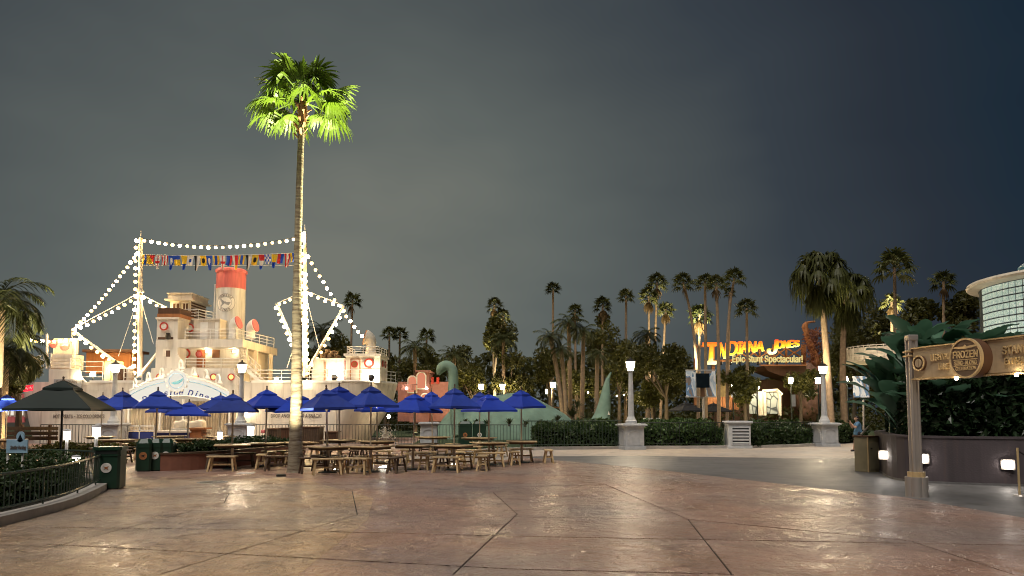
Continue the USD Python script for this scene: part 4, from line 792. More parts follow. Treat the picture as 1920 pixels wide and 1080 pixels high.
# ------------------------------------------------------------------ palms
def strips(P, wid, side):
    """P (n, k, 3) centre lines, wid (k,) or (n,k) half widths, side (n, 3) -> ribbon mesh"""
    n, k = P.shape[:2]; w = np.broadcast_to(wid, (n, k))[..., None]; s = side[:, None, :]
    V = np.stack([P - s * w, P + s * w], 2).reshape(-1, 3); i = (np.arange(n)[:, None] * k + np.arange(k - 1)[None]).ravel() * 2
    return V, np.vstack([np.c_[i, i + 1, i + 3], np.c_[i, i + 3, i + 2]])
def fan_frond(rng, Lp, Rb, nseg, az, el, droop, spread=2.0, k=5, pw=.016, fold=.25):
    f = np.array([math.cos(az) * math.cos(el), math.sin(az) * math.cos(el), math.sin(el)]); s = np.array([-math.sin(az), math.cos(az), 0]); u = np.cross(s, f) * -1; u = u if u[2] > 0 else -u
    e = f * Lp - np.array([0, 0, .10 * Lp]); pet = tube(np.array([[0, 0, 0], f * Lp * .5 + [0, 0, .02], e]), [pw * 1.4, pw, pw * .8], 4, False)
    a = np.linspace(-spread, spread, nseg) + rng.normal(0, .02, nseg); d = np.cos(a)[:, None] * f + np.sin(a)[:, None] * s - u * (fold * np.abs(np.sin(a)))[:, None] ; d /= np.linalg.norm(d, axis=1)[:, None]
    L = Rb * (.72 + .28 * np.cos(a * .8)) * rng.uniform(.88, 1.08, nseg); t = np.linspace(0, 1, k)
    P = e + d[:, None, :] * (L[:, None] * t)[..., None]; dr = droop * rng.uniform(.7, 1.3, nseg) * L
    P[..., 2] -= dr[:, None] * np.clip(t - .25, 0, 1)[None] ** 1.6 * 1.5; P -= (d * np.array([1, 1, 0]))[:, None, :] * (dr[:, None] * np.clip(t - .35, 0, 1)[None] ** 2 * .7)[..., None]
    sd = np.cross(d, u); sd /= np.linalg.norm(sd, axis=1)[:, None]; w = Rb * spread / nseg * np.interp(t, [0, .45, .8, 1], [.12, .62, .40, .05])
    return join([pet, strips(P, w, sd)])
def fan_crown(rng, rad, n=26, nseg=14, droop=.8, skirt=0, lo=-.5, k=4):
    out = []
    for i in range(n):
        el = lo + (1.35 - lo) * ((i + rng.random()) / n) ** .9; az = i * 2.399 + rng.uniform(-.3, .3); Lp = rad * rng.uniform(.42, .56)
        out.append(fan_frond(rng, Lp, rad * rng.uniform(.48, .6), nseg, az, el, droop * rng.uniform(.7, 1.2), k=k, pw=rad * .012))
    dead = [fan_frond(rng, rad * .3, rad * .62, max(8, nseg - 4), rng.uniform(0, 6.28), rng.uniform(-1.45, -1.0), .5, 1.1, k=k, pw=rad * .01) for _ in range(skirt)]
    return out, dead
def feather_frond(rng, L, az, el, nl=26, droop=1.0, k=3):
    t = np.linspace(0, 1, 9); e = el - droop * 1.5 * t ** 1.3; st = L / 8; h = np.array([math.cos(az), math.sin(az), 0]); p = np.zeros((9, 3))
    for i in range(1, 9): p[i] = p[i - 1] + st * (h * math.cos(e[i]) + np.array([0, 0, math.sin(e[i])]))
    s = np.array([-math.sin(az), math.cos(az), 0]); q = np.linspace(.12, 1, nl); B = np.c_[tuple(np.interp(q, t, p[:, j]) for j in range(3))]; T = np.gradient(B, axis=0); T /= np.linalg.norm(T, axis=1)[:, None]
    ll = L * .30 * np.sin(np.pi * np.clip(q * .9 + .1, 0, 1)) ** .6 + .04 * L; ms = [tube(p, np.linspace(.016, .004, 9) * L * .5 + .004, 4, False)]
    for sg in (-1, 1):
        d = T * .75 + s * sg * .85 + rng.normal(0, .10, (nl, 3)) + [0, 0, .12]; d /= np.linalg.norm(d, axis=1)[:, None]; tt = np.linspace(0, 1, k + 1)
        P = B[:, None] + d[:, None] * (ll[:, None] * tt)[..., None]; P[..., 2] -= (ll * .55)[:, None] * tt ** 2
        sd = np.cross(d, np.array([0, 0, 1.0])); sd /= np.linalg.norm(sd, axis=1)[:, None]; ms.append(strips(P, L * .016 * np.interp(tt, [0, .4, 1], [.6, 1, .1]), sd))
    return join(ms)
def feather_crown(rng, L, n=22, droop=1.0): return join([feather_frond(rng, L * rng.uniform(.8, 1.05), i * 2.399, -.35 + 1.65 * ((i + .5) / n), 26, droop * rng.uniform(.8, 1.15)) for i in range(n)])
def trunk_mesh(pts, r, n=8): return tube(smooth_path(pts, 14) if len(pts) > 2 else np.array(pts), np.linspace(r[0], r[1], 14 if len(pts) > 2 else 2), n)

# the tall lit palm
tp = [at(553, 886, 21.4), at(555, 800, 21.4), at(556.5, 700, 21.4), at(557, 560, 21.4), at(560, 400, 21.4), at(565, 250, 21.4), at(568, 188, 21.4)]
base = tp[0] * [1, 1, 0] + [0, 0, .012]
mp = thing('tall_fan_palm', 'very tall fan palm with a bright green lit crown rising among the umbrellas', 'palm tree', base)
pts = smooth_path([p - base for p in tp], 70); zz = pts[:, 2]; hgt = zz[-1]
rad_ = np.interp(zz / hgt, [0, .015, .06, .2, .6, 1], [.235, .215, .195, .165, .105, .088]) * (1 + .035 * (np.arange(70) % 2)) * (1 + .03 * np.random.default_rng(3).normal(size=70))
part(mp, 'trunk', tube(pts, rad_, 18), BARKG, smooth=60)
crng = np.random.default_rng(11); top = pts[-1]
specs = [(a, e) for e, k, o in ((1.35, 3, .2), (.95, 5, .5), (.58, 6, .1), (.24, 7, .45), (-.05, 6, .0)) for a in (o + np.arange(k) * 2 * math.pi / k)]
for a, e in specs:
    a += crng.uniform(-.2, .2); e += crng.uniform(-.12, .12)
    v, f = fan_frond(crng, crng.uniform(.80, 1.08), crng.uniform(.80, .98), 26, a, e, crng.uniform(.32, .62), 1.9, 6, .022, .35); part(mp, 'frond', (v + top + [0, 0, -.05], f), LPALM)
for a in range(26):
    an = a * 2.399; z = top[2] - .05 - .045 * a; c = np.array([np.interp(z, zz, pts[:, 0]), np.interp(z, zz, pts[:, 1]), z]); d = np.array([math.cos(an), math.sin(an), 0])
    part(mp, 'leaf_base', bar(c + d * .06, c + d * (.17 + .04 * (a % 3)) + [0, 0, .16], .06, .035), BOOT)
part(mp, 'crown_shaft', tube([top - [0, 0, .75], top - [0, 0, .3], top + [0, 0, .06]], [.11, .14, .10], 12), BOOT)

def fan_palm(label, px, py, rpx, Y, trunk, sk=0, n=18, mat=LFAN, tr=.11, z0=0.0, droop=.38, group=None, name='fan_palm', nseg=12):
    c = at(px, py, Y); b = np.array([XX(trunk[0], Y), Y, z0]); r = rpx * Y / FPX
    t = thing(name, label, 'palm tree', b, 0, group); rng = np.random.default_rng(int(px * 7 + py))
    mids = [at(x, y, Y) - b for x, y in trunk[1:]]; part(t, 'trunk', trunk_mesh([np.zeros(3)] + mids + [c - b], (tr * 1.25, tr * .8)), BARK, smooth=60)
    liv, dead = fan_crown(rng, r, n, nseg, droop, sk); v, f = join(liv); part(t, 'crown', (v + c - b, f), mat)
    if dead: v, f = join(dead); part(t, 'dead_fronds', (v + c - b - [0, 0, r * .12], f), LDEAD if sk < 14 else LFAN)
    return t
def feather_palm(label, px, py, rpx, Y, trunk, n=22, tr=.13, z0=0.0, droop=1.0, name='feather_palm'):
    c = at(px, py, Y); b = np.array([XX(trunk[0], Y), Y, z0]); r = rpx * Y / FPX; t = thing(name, label, 'palm tree', b); rng = np.random.default_rng(int(px * 5 + py))
    mids = [at(x, y, Y) - b for x, y in trunk[1:]]; part(t, 'trunk', trunk_mesh([np.zeros(3)] + mids + [c - b], (tr * 1.3, tr)), BARK, smooth=60)
    v, f = feather_crown(rng, r * 1.25, n, droop); part(t, 'crown', (v + c - b, f), LFEA); return t
for a in [
    ('small fan palm on a thin trunk, taller one of a close pair', 927, 572, 21, 62, (928,), 3), ('shorter fan palm of a close pair, hung with dry fronds', 943, 592, 20, 62, (946,), 6),
    ('lone slim fan palm standing clear against the sky above the tail', 1037, 541, 20, 66, (1036,), 0), ('shaggy fan palm left of the palm with a thin tall trunk', 1078, 582, 19, 66, (1080,), 6), ('fan palm with drooping crown between two dark trees, right of the leaning palms', 1130, 572, 24, 64, (1128,), 4),
    ('slim fan palm rising straight behind the nearest pedestal lamp', 1174, 556, 22, 60, (1172,), 0), ('taller of the cluster of fan palms above the bushy tree', 1232, 530, 27, 64, (1222,), 2), ('shaggy middle palm of the cluster above the bushy tree', 1216, 556, 26, 63, (1219,), 8), ('low shaggy palm with dry skirt, right in the cluster', 1248, 580, 22, 62, (1236,), 9),
    ('fan palm with curved trunk left of the lit skirted palm', 1281, 530, 27, 58, (1308, (1300, 620), (1290, 565)), 1), ('fan palm on a straight trunk crossing the first letter of the sign', 1322, 530, 25, 52, (1323,), 0), ('fan palm on a trunk crossing the second letter of the sign', 1343, 532, 25, 50, (1346, (1347, 660)), 2),
    ('fan palm highest of the row over the sign', 1377, 522, 27, 56, (1362, (1364, 640), (1369, 570)), 0), ('tiny fan palm under the highest one over the sign', 1368, 548, 15, 62, (1362,), 0), ('dark fan palm alone on the right of the row over the sign', 1400, 578, 28, 54, (1401,), 0),
    ('fan palm with a bent crown right of the two tall shaggy palms', 1677, 502, 50, 44, (1684, (1679, 600)), 0), ('dark distant fan palm above the broad leaves near the glass drum', 1769, 528, 30, 50, (1768,), 2),
    ('fan palm just right of the bow mast, seen over the bow', 661, 564, 24, 70, (654,), 1), ('left one of two small fan palms behind the bow house', 730, 626, 21, 70, (729,), 0), ('right one of two small fan palms behind the bow house', 750, 626, 21, 71, (747,), 0), ('small dark fan palm right of the pair behind the bow', 800, 630, 22, 70, (797,), 0), ]:
    fan_palm(*a, z0=.0)
fan_palm('fan palm lit from below with pale hanging skirt above the sign', 1312, 590, 30, 60, (1308,), 10, mat=leafmat('lit_fan_leaf', (.14, .17, .05)))  # leaf colour lightened to stand for light from below
fan_palm('low fan palm with fronds coloured as if lit yellow behind the bent palm', 1672, 566, 24, 50, (1670,), 5, mat=leafmat('pale_fan_leaf', (.17, .18, .06)))  # leaf colour paler and yellower to stand for lamplight
fan_palm('nearest tall shaggy palm leaning over the far pedestal lamp', 1536, 510, 68, 41, (1558, (1553, 720), (1546, 620)), 26, 34, tr=.19, z0=.1, droop=1.0, nseg=16)
fan_palm('second tall shaggy palm with a drooping skirt, right of the lamp', 1588, 545, 60, 43.5, (1585, (1580, 700)), 30, 32, tr=.18, z0=.1, droop=1.0, nseg=16)
for a in [('feather palm with arching fronds beside the close pair of fan palms', 944, 638, 28, 58, (945,)), ('feather palm over three leaning trunks above the garden lamp', 1031, 632, 28, 50, (1058, (1045, 700))), ('feather palm with thick bulging trunk left of the slim ones', 1066, 606, 31, 52, (1069, (1068, 680))), ('feather palm on a thin trunk leaning right of the bulging one', 1094, 622, 28, 52, (1090,)),
          ('feather palm on a trunk right of the leaning ones', 1120, 665, 22, 50, (1117,)), ('wide feather palm behind the pink building', 778, 652, 33, 58, (780,)), ('short feather palm between dinosaur head and dark trees', 852, 668, 30, 56, (850,)), ('feather palm behind the left stays of the bow', 605, 622, 36, 60, (604,)),
          ('dark feather palm low under the cluster palms', 1212, 628, 26, 58, (1214,)), ('leaning feather palm right of the garden lamp', 1052, 655, 24, 50, (1062, (1058, 720)))]:
    feather_palm(*a)
feather_palm('big date palm with arching fronds filling the left picture edge', -2, 566, 86, 27, (-10,), 30, .2, name='date_palm', droop=1.15)
feather_palm('second big date palm lower at the left picture edge', 8, 655, 74, 31, (2,), 26, .2, name='date_palm', droop=1.3)

# ------------------------------------------------------------------ broadleaf trees and undergrowth
def crown_cloud(c, rad, n, size, rng, lumps=7):
    P = []; cs = [np.array(c) + rng.normal(0, .42, 3) * rad for _ in range(lumps)]
    for q in cs:
        m = n // lumps; d = rng.normal(size=(m, 3)); d /= np.linalg.norm(d, axis=1)[:, None]; P.append(q + d * (rng.random(m) ** .45 * rng.uniform(.42, .7))[:, None] * rad)
    return leaf_cloud(np.vstack(P), size, rng), cs
def tree(label, px, pyc, rx, rz, Y, n=2600, size=.16, mat=LTREE, tx=None, trunk=True, name='broadleaf_tree'):
    c = at(px, pyc, Y); s = Y / FPX; rad = np.array([rx * s, min(rx * s, 2.2), rz * s]); rng = np.random.default_rng(int(px * 3 + pyc)); b = np.array([XX(tx or px, Y), Y, 0.0]); t = thing(name, label, 'tree', b)
    m, cs = crown_cloud(c - b, rad, n, size, rng); part(t, 'crown', m, mat)
    part(t, 'trunk', trunk_mesh([np.zeros(3), (c - b) * [.3, 1, .4] + [.05, 0, 0], c - b - [0, 0, rad[2] * .5]], (.17, .09), 8), TWIG)
    for q in cs[:5]: part(t, 'limb', tube([(c - b) * [.6, 1, .55], (c - b) * .4 + q * .6 - [0, 0, rad[2] * .3], q], [.07, .05, .02], 5), TWIG)
    return t
for a in [('dense irregular dark tree behind the close palm pair', 926, 625, 26, 45, 60, 2600), ('yellow-lit tree above the first pair of garden lamps', 890, 712, 30, 26, 59, 2600), ('yellow-lit tree right of the first pair of garden lamps', 955, 715, 36, 30, 58.5, 2800), ('bushy dark tree rising between the nearest lamp and the sign', 1248, 685, 54, 48, 50, 5200),
          ('lit leafy tree behind the dinosaur tail', 1082, 722, 40, 28, 57, 2800), ('dark tree right behind the nearest pedestal lamp', 1160, 690, 40, 50, 58, 3400), ('dark tree with open branches under the sign', 1398, 708, 44, 22, 56, 2600), ('small lit tree before the white gate panels', 1396, 735, 24, 22, 52, 1300),
          ('dark spreading tree right of the sign', 1500, 712, 34, 30, 62, 2600), ('dark tree filling the gap behind the two shaggy palms', 1600, 660, 46, 55, 52, 4200), ('dark tree behind the white balcony', 1680, 635, 44, 50, 54, 4000), ('dark rounded tree above the sign post', 1728, 590, 34, 30, 52, 2600), ('broad dark tree next to the glass drum', 1800, 585, 40, 36, 50, 3200),
          ('dark tree behind the pink building', 722, 690, 40, 44, 66, 3000), ('dark tree left of the dinosaur neck', 800, 690, 40, 32, 66, 2800), ('dark tree seen between the right mast and bow house', 600, 665, 40, 40, 62, 2600), ('dark bushy tree below the big date palms', 35, 690, 50, 46, 34, 4200),
          ('yellowish tree behind the leaning palms', 1030, 690, 34, 34, 60, 2600), ('dark tree filling below the cluster palms', 1130, 640, 34, 34, 66, 2600), ('tree with small leaves beside the lamp pedestal on the right', 1225, 745, 28, 26, 54, 1800), ('dark tree behind the short feather palm', 870, 690, 34, 34, 67, 2400)]:
    tree(*a)
# distant mass of trees beyond everything
rng = np.random.default_rng(5); xs_ = rng.uniform(XX(560, 84), XX(1720, 84), 26000); hh = np.interp(xs_, [XX(p, 84) for p in (560, 700, 850, 980, 1150, 1290, 1330, 1500, 1560, 1720)], [ZZ(p, 84) for p in (650, 655, 672, 660, 640, 655, 705, 712, 650, 610)])
zz_ = rng.random(26000) ** .7 * hh * (.72 + .45 * meshkit.fbm(np.c_[xs_ * .33, xs_ * 0, xs_ * 0 + 1], 4)); P = np.c_[xs_, 84 + rng.normal(0, 1.2, 26000), zz_]
single('far_trees', leaf_cloud(P, .30, rng), LTREE, 'far dark belt of trees closing the garden behind the palms', 'trees', kind='stuff')
single('far_shrubs', leaf_cloud(np.c_[rng.uniform(XX(560, 70), XX(1660, 70), 12000), rng.uniform(66, 74, 12000), rng.random(12000) ** 1.4 * 2.3], .2, rng), LTREE, 'dark undergrowth under the garden trees', 'undergrowth', kind='stuff')
def cycad(label, px, py, Y, rpx, n=16, up=.9):
    rng = np.random.default_rng(int(px)); c = at(px, py, Y); r = rpx * Y / FPX; t = thing('sword_plant', label, 'plant', (c[0], Y, max(.1, c[2])))
    a = np.arange(n) * 2.399; el = rng.uniform(.35, 1.35, n); d = np.c_[np.cos(a) * np.cos(el), np.sin(a) * np.cos(el), np.sin(el)]; tt = np.linspace(0, 1, 5); L = r * rng.uniform(.75, 1.1, n)
    P = d[:, None] * (L[:, None] * tt)[..., None]; P[..., 2] -= (.25 * L)[:, None] * tt ** 2; sd = np.c_[-np.sin(a), np.cos(a), np.zeros(n)]
    part(t, 'leaves', strips(P, r * .07 * np.interp(tt, [0, .5, 1], [.7, 1, .05]), sd), LFEA); part(t, 'stem', cyl((0, 0, -.1), (0, 0, .12), .08, n=7), TWIG); return t
for px, py, Y, r, l in ((873, 795, 43.5, 17, 'left of three before the dinosaur body'), (893, 796, 43.5, 17, 'middle of three before the dinosaur body'), (913, 796, 43.5, 19, 'right of three before the dinosaur body'), (955, 796, 43, 20, 'dark one below the dinosaur back'), (985, 797, 43, 20, 'at the right end of the dinosaur body'),
                        (1045, 790, 44, 22, 'by the small dock'), (1072, 782, 44, 30, 'large, below the leaning palms'), (1098, 786, 43, 24, 'left of the green tail'), (1110, 768, 46, 24, 'high one left of the green tail'), (1030, 800, 41, 16, 'small, near the railing'), (1082, 765, 47, 26, 'behind the large one below leaning palms'), (1520, 745, 52, 24, 'lit yellow right of the white gate panel')):
    cycad('spiky long-leaved plant, ' + l, px, py, Y, r, 20)
fl_ = thing('flowering_pot', 'pot of pale flowers on a table behind the benches', 'flower pot', (*gr(724, 858)[:2],.75)); fl_.GetAttribute('xformOp:translate').Set(Gf.Vec3d(*map(float, at(724, 836, 29)))); part(fl_, 'pot', lathe([(0, 0), (.10, 0), (.14, .2), (.1, .2)], 12), TERRA); part(fl_, 'flowers', leaf_cloud(np.random.default_rng(2).normal(0, .13, (220, 3)) * [1, 1, 1.1] + [0, 0, .45], .05, np.random.default_rng(4)), CREAM)

# ------------------------------------------------------------------ green long-necked dinosaur building
dn = thing('dinosaur_building', 'pale green plaster dinosaur rising behind the umbrellas, neck and separate tail', 'building', (XX(950, 47), 47, 0)); o = np.array([XX(950, 47), 47, 0])
sm = trimesh.creation.icosphere(subdivisions=4); v = np.array(sm.vertices); L = 4.55 * (1 + .0 * v[:, 0]); v = v * [4.6, 2.6, 2.95]; v[:, 2] *= np.where(v[:, 0] > 0, 1 - .10 * (v[:, 0] / 4.6) ** 2, 1); v[:, 2] += .10 * np.sin(v[:, 0] * 1.7) ; part(dn, 'body', (v, np.array(sm.faces)), DINO, smooth=True)
npx = [(868, 815), (856, 770), (850, 735), (850, 708), (846, 690), (836, 685), (827, 691), (822, 703)]
part(dn, 'neck', tube(smooth_path([at(a, b, 45.6) - o for a, b in npx], 40), np.interp(np.linspace(0, 1, 40), [0, .3, .6, .8, .92, 1], [.75, .42, .31, .30, .32, .10]), 16), DINO, smooth=True)
tpx = [(1120, 812), (1129, 780), (1135, 745), (1139, 715), (1146, 698)]
part(dn, 'tail', tube(smooth_path([at(a, b, 43) - o for a, b in tpx], 30), np.interp(np.linspace(0, 1, 30), [0, .3, .7, 1], [.78, .46, .24, .04]), 16), DINO, smooth=True)
part(dn, 'tail_spike', lathe([(.0, .28), (.09, .0)], 8, at(1141, 778, 42.7) - o), CREAM)
dk = thing('small_dock', 'low wooden dock with a rail behind the green dinosaur body', 'dock')
for k in range(3): part(dk, 'deck_board', pbox(985, 1058, 777 + 3 * k, 779.4 + 3 * k, 54 - k, .9), WOOD)
for px in (990, 1012, 1034, 1056): part(dk, 'post', pbox(px, px + 2, 762, 780, 54.5, .12), BROWN)
part(dk, 'rail', pbox(986, 1060, 763, 765, 54.45, .08), BROWN)
# pink building
pk = thing('pink_building', 'pink stucco building with arched openings left of the dinosaur neck', 'building')
part(pk, 'wall', pbox(746, 842, 716, 790, 58, 4), PINKW); part(pk, 'tower', pbox(780, 804, 697, 792, 57.5, 3), PINKW); part(pk, 'cornice', pbox(778, 806, 694, 697.5, 57.3, 3.4), PINKW); part(pk, 'tower', pbox(768, 778, 703, 792, 57.6, 3), PINKW)
arch = Polygon([(-.3, 0), (.3, 0), (.3, .9)] + [(.3 * math.cos(a), .9 + .3 * math.sin(a)) for a in np.linspace(.2, 2.9, 8)] + [(-.3, .9)])
WARMW = E('warm_window', (1.0, .35, .2), .7)
for px, py, Y in ((790, 728, 57.45), (773, 735, 57.55), (797, 768, 57.45)):
    f = part(pk, 'arch_frame', prism(arch.buffer(.09).difference(arch), .12, at(px, py, Y), (1, 0, 0), (0, 0, 1), (0, -1, 0)), CREAM); part(f, 'pane', prism(arch, .03, at(px, py, Y) - [0, .01, 0], (1, 0, 0), (0, 0, 1), (0, -1, 0)), WARMW)
for k in range(14): part(pk, 'baluster', cyl(at(744 + 2.6 * k, 732, 57.2), at(744 + 2.6 * k, 722, 57.2), .045, n=5), PINKW)
part(pk, 'balustrade_rail', pbox(742, 782, 720, 722.5, 57.15, .2), PINKW)
for px in (808, 818): part(pk, 'red_panel', pbox(px, px + 5, 707, 720, 57.9, .06), REDT)
for px in (762, 800): part(pk, 'wall_lamp', ball(at(px, 728, 57.0), .11, 1), PATHL)

# ------------------------------------------------------------------ big letter sign, gate panels and shed in the far garden
YS = 70.0
zt_, zb_ = ZZ(636, YS), ZZ(684, YS); xa_, xb_ = XX(1322, YS), XX(1497, YS)
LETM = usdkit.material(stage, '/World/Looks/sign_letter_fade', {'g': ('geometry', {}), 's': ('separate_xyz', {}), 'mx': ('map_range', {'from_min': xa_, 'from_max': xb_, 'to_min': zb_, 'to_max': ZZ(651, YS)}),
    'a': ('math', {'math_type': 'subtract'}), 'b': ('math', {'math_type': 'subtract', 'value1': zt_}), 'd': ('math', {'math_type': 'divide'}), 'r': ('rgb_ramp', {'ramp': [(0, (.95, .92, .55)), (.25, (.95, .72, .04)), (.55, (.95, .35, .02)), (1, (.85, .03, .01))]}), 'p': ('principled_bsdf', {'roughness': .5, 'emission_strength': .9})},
    [('g.position', 's.vector'), ('s.x', 'mx.value'), ('s.z', 'a.value1'), ('mx.result', 'a.value2'), ('mx.result', 'b.value2'), ('a.value', 'd.value1'), ('b.value', 'd.value2'), ('d.value', 'r.fac'), ('r.color', 'p.base_color'), ('r.color', 'p.emission_color')], surface='p.BSDF')  # paint fade plus emission that stands in for floodlight on the letters
sg = thing('letter_sign', 'large red and yellow letter sign on a lattice of beams over the garden', 'sign')
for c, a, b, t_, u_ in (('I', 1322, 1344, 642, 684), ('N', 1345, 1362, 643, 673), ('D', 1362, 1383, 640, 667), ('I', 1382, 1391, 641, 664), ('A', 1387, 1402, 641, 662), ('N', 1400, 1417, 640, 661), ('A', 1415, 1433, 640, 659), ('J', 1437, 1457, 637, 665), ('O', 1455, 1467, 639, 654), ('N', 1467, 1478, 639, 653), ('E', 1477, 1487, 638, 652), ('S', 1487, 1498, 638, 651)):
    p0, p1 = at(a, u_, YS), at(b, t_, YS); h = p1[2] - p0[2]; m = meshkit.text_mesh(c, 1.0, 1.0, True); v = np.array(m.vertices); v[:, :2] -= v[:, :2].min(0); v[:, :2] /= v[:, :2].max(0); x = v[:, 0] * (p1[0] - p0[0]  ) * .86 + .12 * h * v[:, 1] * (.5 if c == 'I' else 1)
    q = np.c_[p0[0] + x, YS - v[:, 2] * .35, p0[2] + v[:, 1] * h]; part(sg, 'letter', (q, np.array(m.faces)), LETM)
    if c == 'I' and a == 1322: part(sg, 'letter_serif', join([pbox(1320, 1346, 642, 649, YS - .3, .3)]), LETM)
part(sg, 'lettering', text('Epic Stunt Spectacular!', .62, at(1373, 679, YS - .1), (1, 0, 0), (0, 0, 1), .12, True, XX(1505, YS) - XX(1373, YS)), E('yellow_lettering', (1.0, .80, .30), .8))  # glow stands in for the floodlight on this line
for x0, x1 in ((1378, 1402), (1402, 1424), (1424, 1450), (1450, 1474), (1474, 1504)):
    part(sg, 'brace', bar(at(x0, 671, YS + .3), at(x1, 652, YS + .3), .12), ORANGE); part(sg, 'brace', bar(at(x0, 652, YS + .4), at(x1, 671, YS + .4), .12), ORANGE); part(sg, 'upright', bar(at(x1, 682, YS + .5), at(x1, 646, YS + .5), .16), ORANGE)
part(sg, 'beam', bar(at(1336, 677, YS + .3), at(1508, 672, YS + .3), .2), ORANGE); part(sg, 'beam', bar(at(1300, 651, YS + .3), at(1330, 648, YS + .3), .2), ORANGE)
for px, pb in ((1304, 760), (1337, 700), (1508, 720)): part(sg, 'post', bar(at(px, pb, YS + .6), at(px, 646, YS + .6), .28), ORANGE)
for px in (1352, 1370, 1387, 1404, 1421, 1439, 1457):
    f = part(sg, 'floodlight', cyl(at(px, 683, YS - 1.3), at(px, 680, YS - 1.1), .09, .14, 8), BRASSK); part(f, 'flood_lens', lathe([(0, .03), (.13, .0), (0, -.01)], 8, at(px, 679.5, YS - 1.1)), FLOOD)
    part(f, 'lamp_arm', cyl(at(px, 683, YS - 1.3), at(px, 684, YS), .03, n=5), BRASSK)
# vine-grown timber post that ends the sign
vp = thing('vine_post', 'reddish timber post wrapped in lit dry vines at the right end of the letter sign', 'post', (XX(1524, YS - 1), YS - 1, 0)); rng = np.random.default_rng(31); c0 = at(1524, 700, YS - 1); c1 = at(1514, 604, YS - 1); o = np.array([c0[0], YS - 1, 0])
part(vp, 'trunk', (lambda m: (m[0] - o, m[1]))(tube(smooth_path([c0, at(1529, 665, YS - 1), at(1515, 630, YS - 1), c1], 16), np.linspace(.45, .16, 16), 10)), ORANGE, smooth=50)
part(vp, 'limb', (lambda m: (m[0] - o, m[1]))(tube(smooth_path([at(1515, 625, YS - 1), at(1508, 612, YS - 1), at(1530, 603, YS - 1)], 10), np.linspace(.2, .08, 10), 8)), ORANGE, smooth=50)
tt = rng.random(900); P = np.c_[np.interp(tt, [0, .5, 1], [c0[0] + .2, c0[0] + .3, c1[0] + .5]), np.full(900, YS - 1.0), c0[2] + (c1[2] - c0[2]) * .85 * tt] + rng.normal(0, 1, (900, 3)) * [.42, .35, .12]
part(vp, 'vine_leaves', (lambda m: (m[0] - o, m[1]))(leaf_cloud(P, .17, rng)), leafmat('vine_leaf', (.34, .12, .06), .2))
sm = trimesh.creation.icosphere(subdivisions=4)
v = np.array(sm.vertices); nz = meshkit.fbm(v * 1.9 + 9, 4); v = v * (.75 + .6 * nz[:, None]) * [1.1, 1.0, 2.6]; single('boulder', (v + at(1516, 735, YS - 3), np.array(sm.faces)), M('brown_rock', (.22, .12, .08), .85, var=.4, bump=.6, bscale=6), 'brown boulder below the vine-wrapped post', 'rock', smooth=30)
sh = thing('entrance_shed', 'brown timber entrance shed with orange panels under the letter sign', 'building')
part(sh, 'roof', front([(1432, 686), (1512, 684), (1512, 712), (1490, 710), (1460, 703), (1440, 695)], 66, 69.5, 66), BROWN); part(sh, 'roof_edge', pbox(1428, 1514, 683.5, 686, 65.8, .3), ORANGE)
part(sh, 'back_wall', pbox(1325, 1512, 712, 790, 69.5, .2), BROWN)
for k in range(10): part(sh, 'orange_panel', pbox(1325 + 6.1 * k, 1330.5 + 6.1 * k, 744, 768, 62, .08), ORANGE)
part(sh, 'lit_wall', pbox(1340, 1384, 700, 744, 66.5, .15), M('lit_timber', (.42, .30, .12), .7, var=.5, scale=2))  # yellow-brown timber with strong tone variation
part(sh, 'yellow_sign', pbox(1372, 1391, 736, 745, 61, .1), SIGNL)
gp = thing('gate_panels', 'white cracked pattern panels in a cream timber gate under the sign', 'gate')
CRACK = usdkit.material(stage, '/World/Looks/cracked_panel', {'g': ('geometry', {}), 'mp': ('mapping', {'scale': (1, .2, .55), 'rotation': (0, .7, 0)}), 'v': ('voronoi_texture', {'feature': 'distance_to_edge', 'scale': 2.2}), 'r': ('rgb_ramp', {'ramp': [(0, (.03, .04, .05)), (.05, (.1, .12, .13)), (.09, (.36, .41, .41)), (1, (.46, .50, .50))]}), 'p': ('principled_bsdf', {'roughness': .4})},
    [('g.position', 'mp.vector'), ('mp.vector', 'v.vector'), ('v.distance', 'r.fac'), ('r.color', 'p.base_color')], surface='p.BSDF')
part(gp, 'panel', pbox(1438, 1461, 736, 776, 60, .1), CRACK); part(gp, 'panel', pbox(1403, 1424, 738, 776, 60.5, .1), CRACK)
for a, b, c, d in ((1432, 1437, 732, 779), (1461, 1465, 736, 779), (1424, 1430, 734, 779)): part(gp, 'timber_post', pbox(a, b, c, d, 59.8, .3), CREAM)
part(gp, 'timber_beam', bar(at(1430, 733, 59.9), at(1458, 731, 59.9), .2), CREAM); part(gp, 'timber_beam', bar(at(1456, 731, 59.9), at(1466, 740, 59.9), .2), CREAM)
fs = thing('fairy_lights', 'string of tiny lights hung through the trees behind the green tail', 'string lights'); c = curve(at(1090, 730, 56), at(1178, 737, 56), .3, 12); part(fs, 'cable', tube(c, .012, 4), BRASSK)
for q in along(c, .55): part(fs, 'bulb', ball(q - [0, 0, .05], .055, 1), LAMPB)
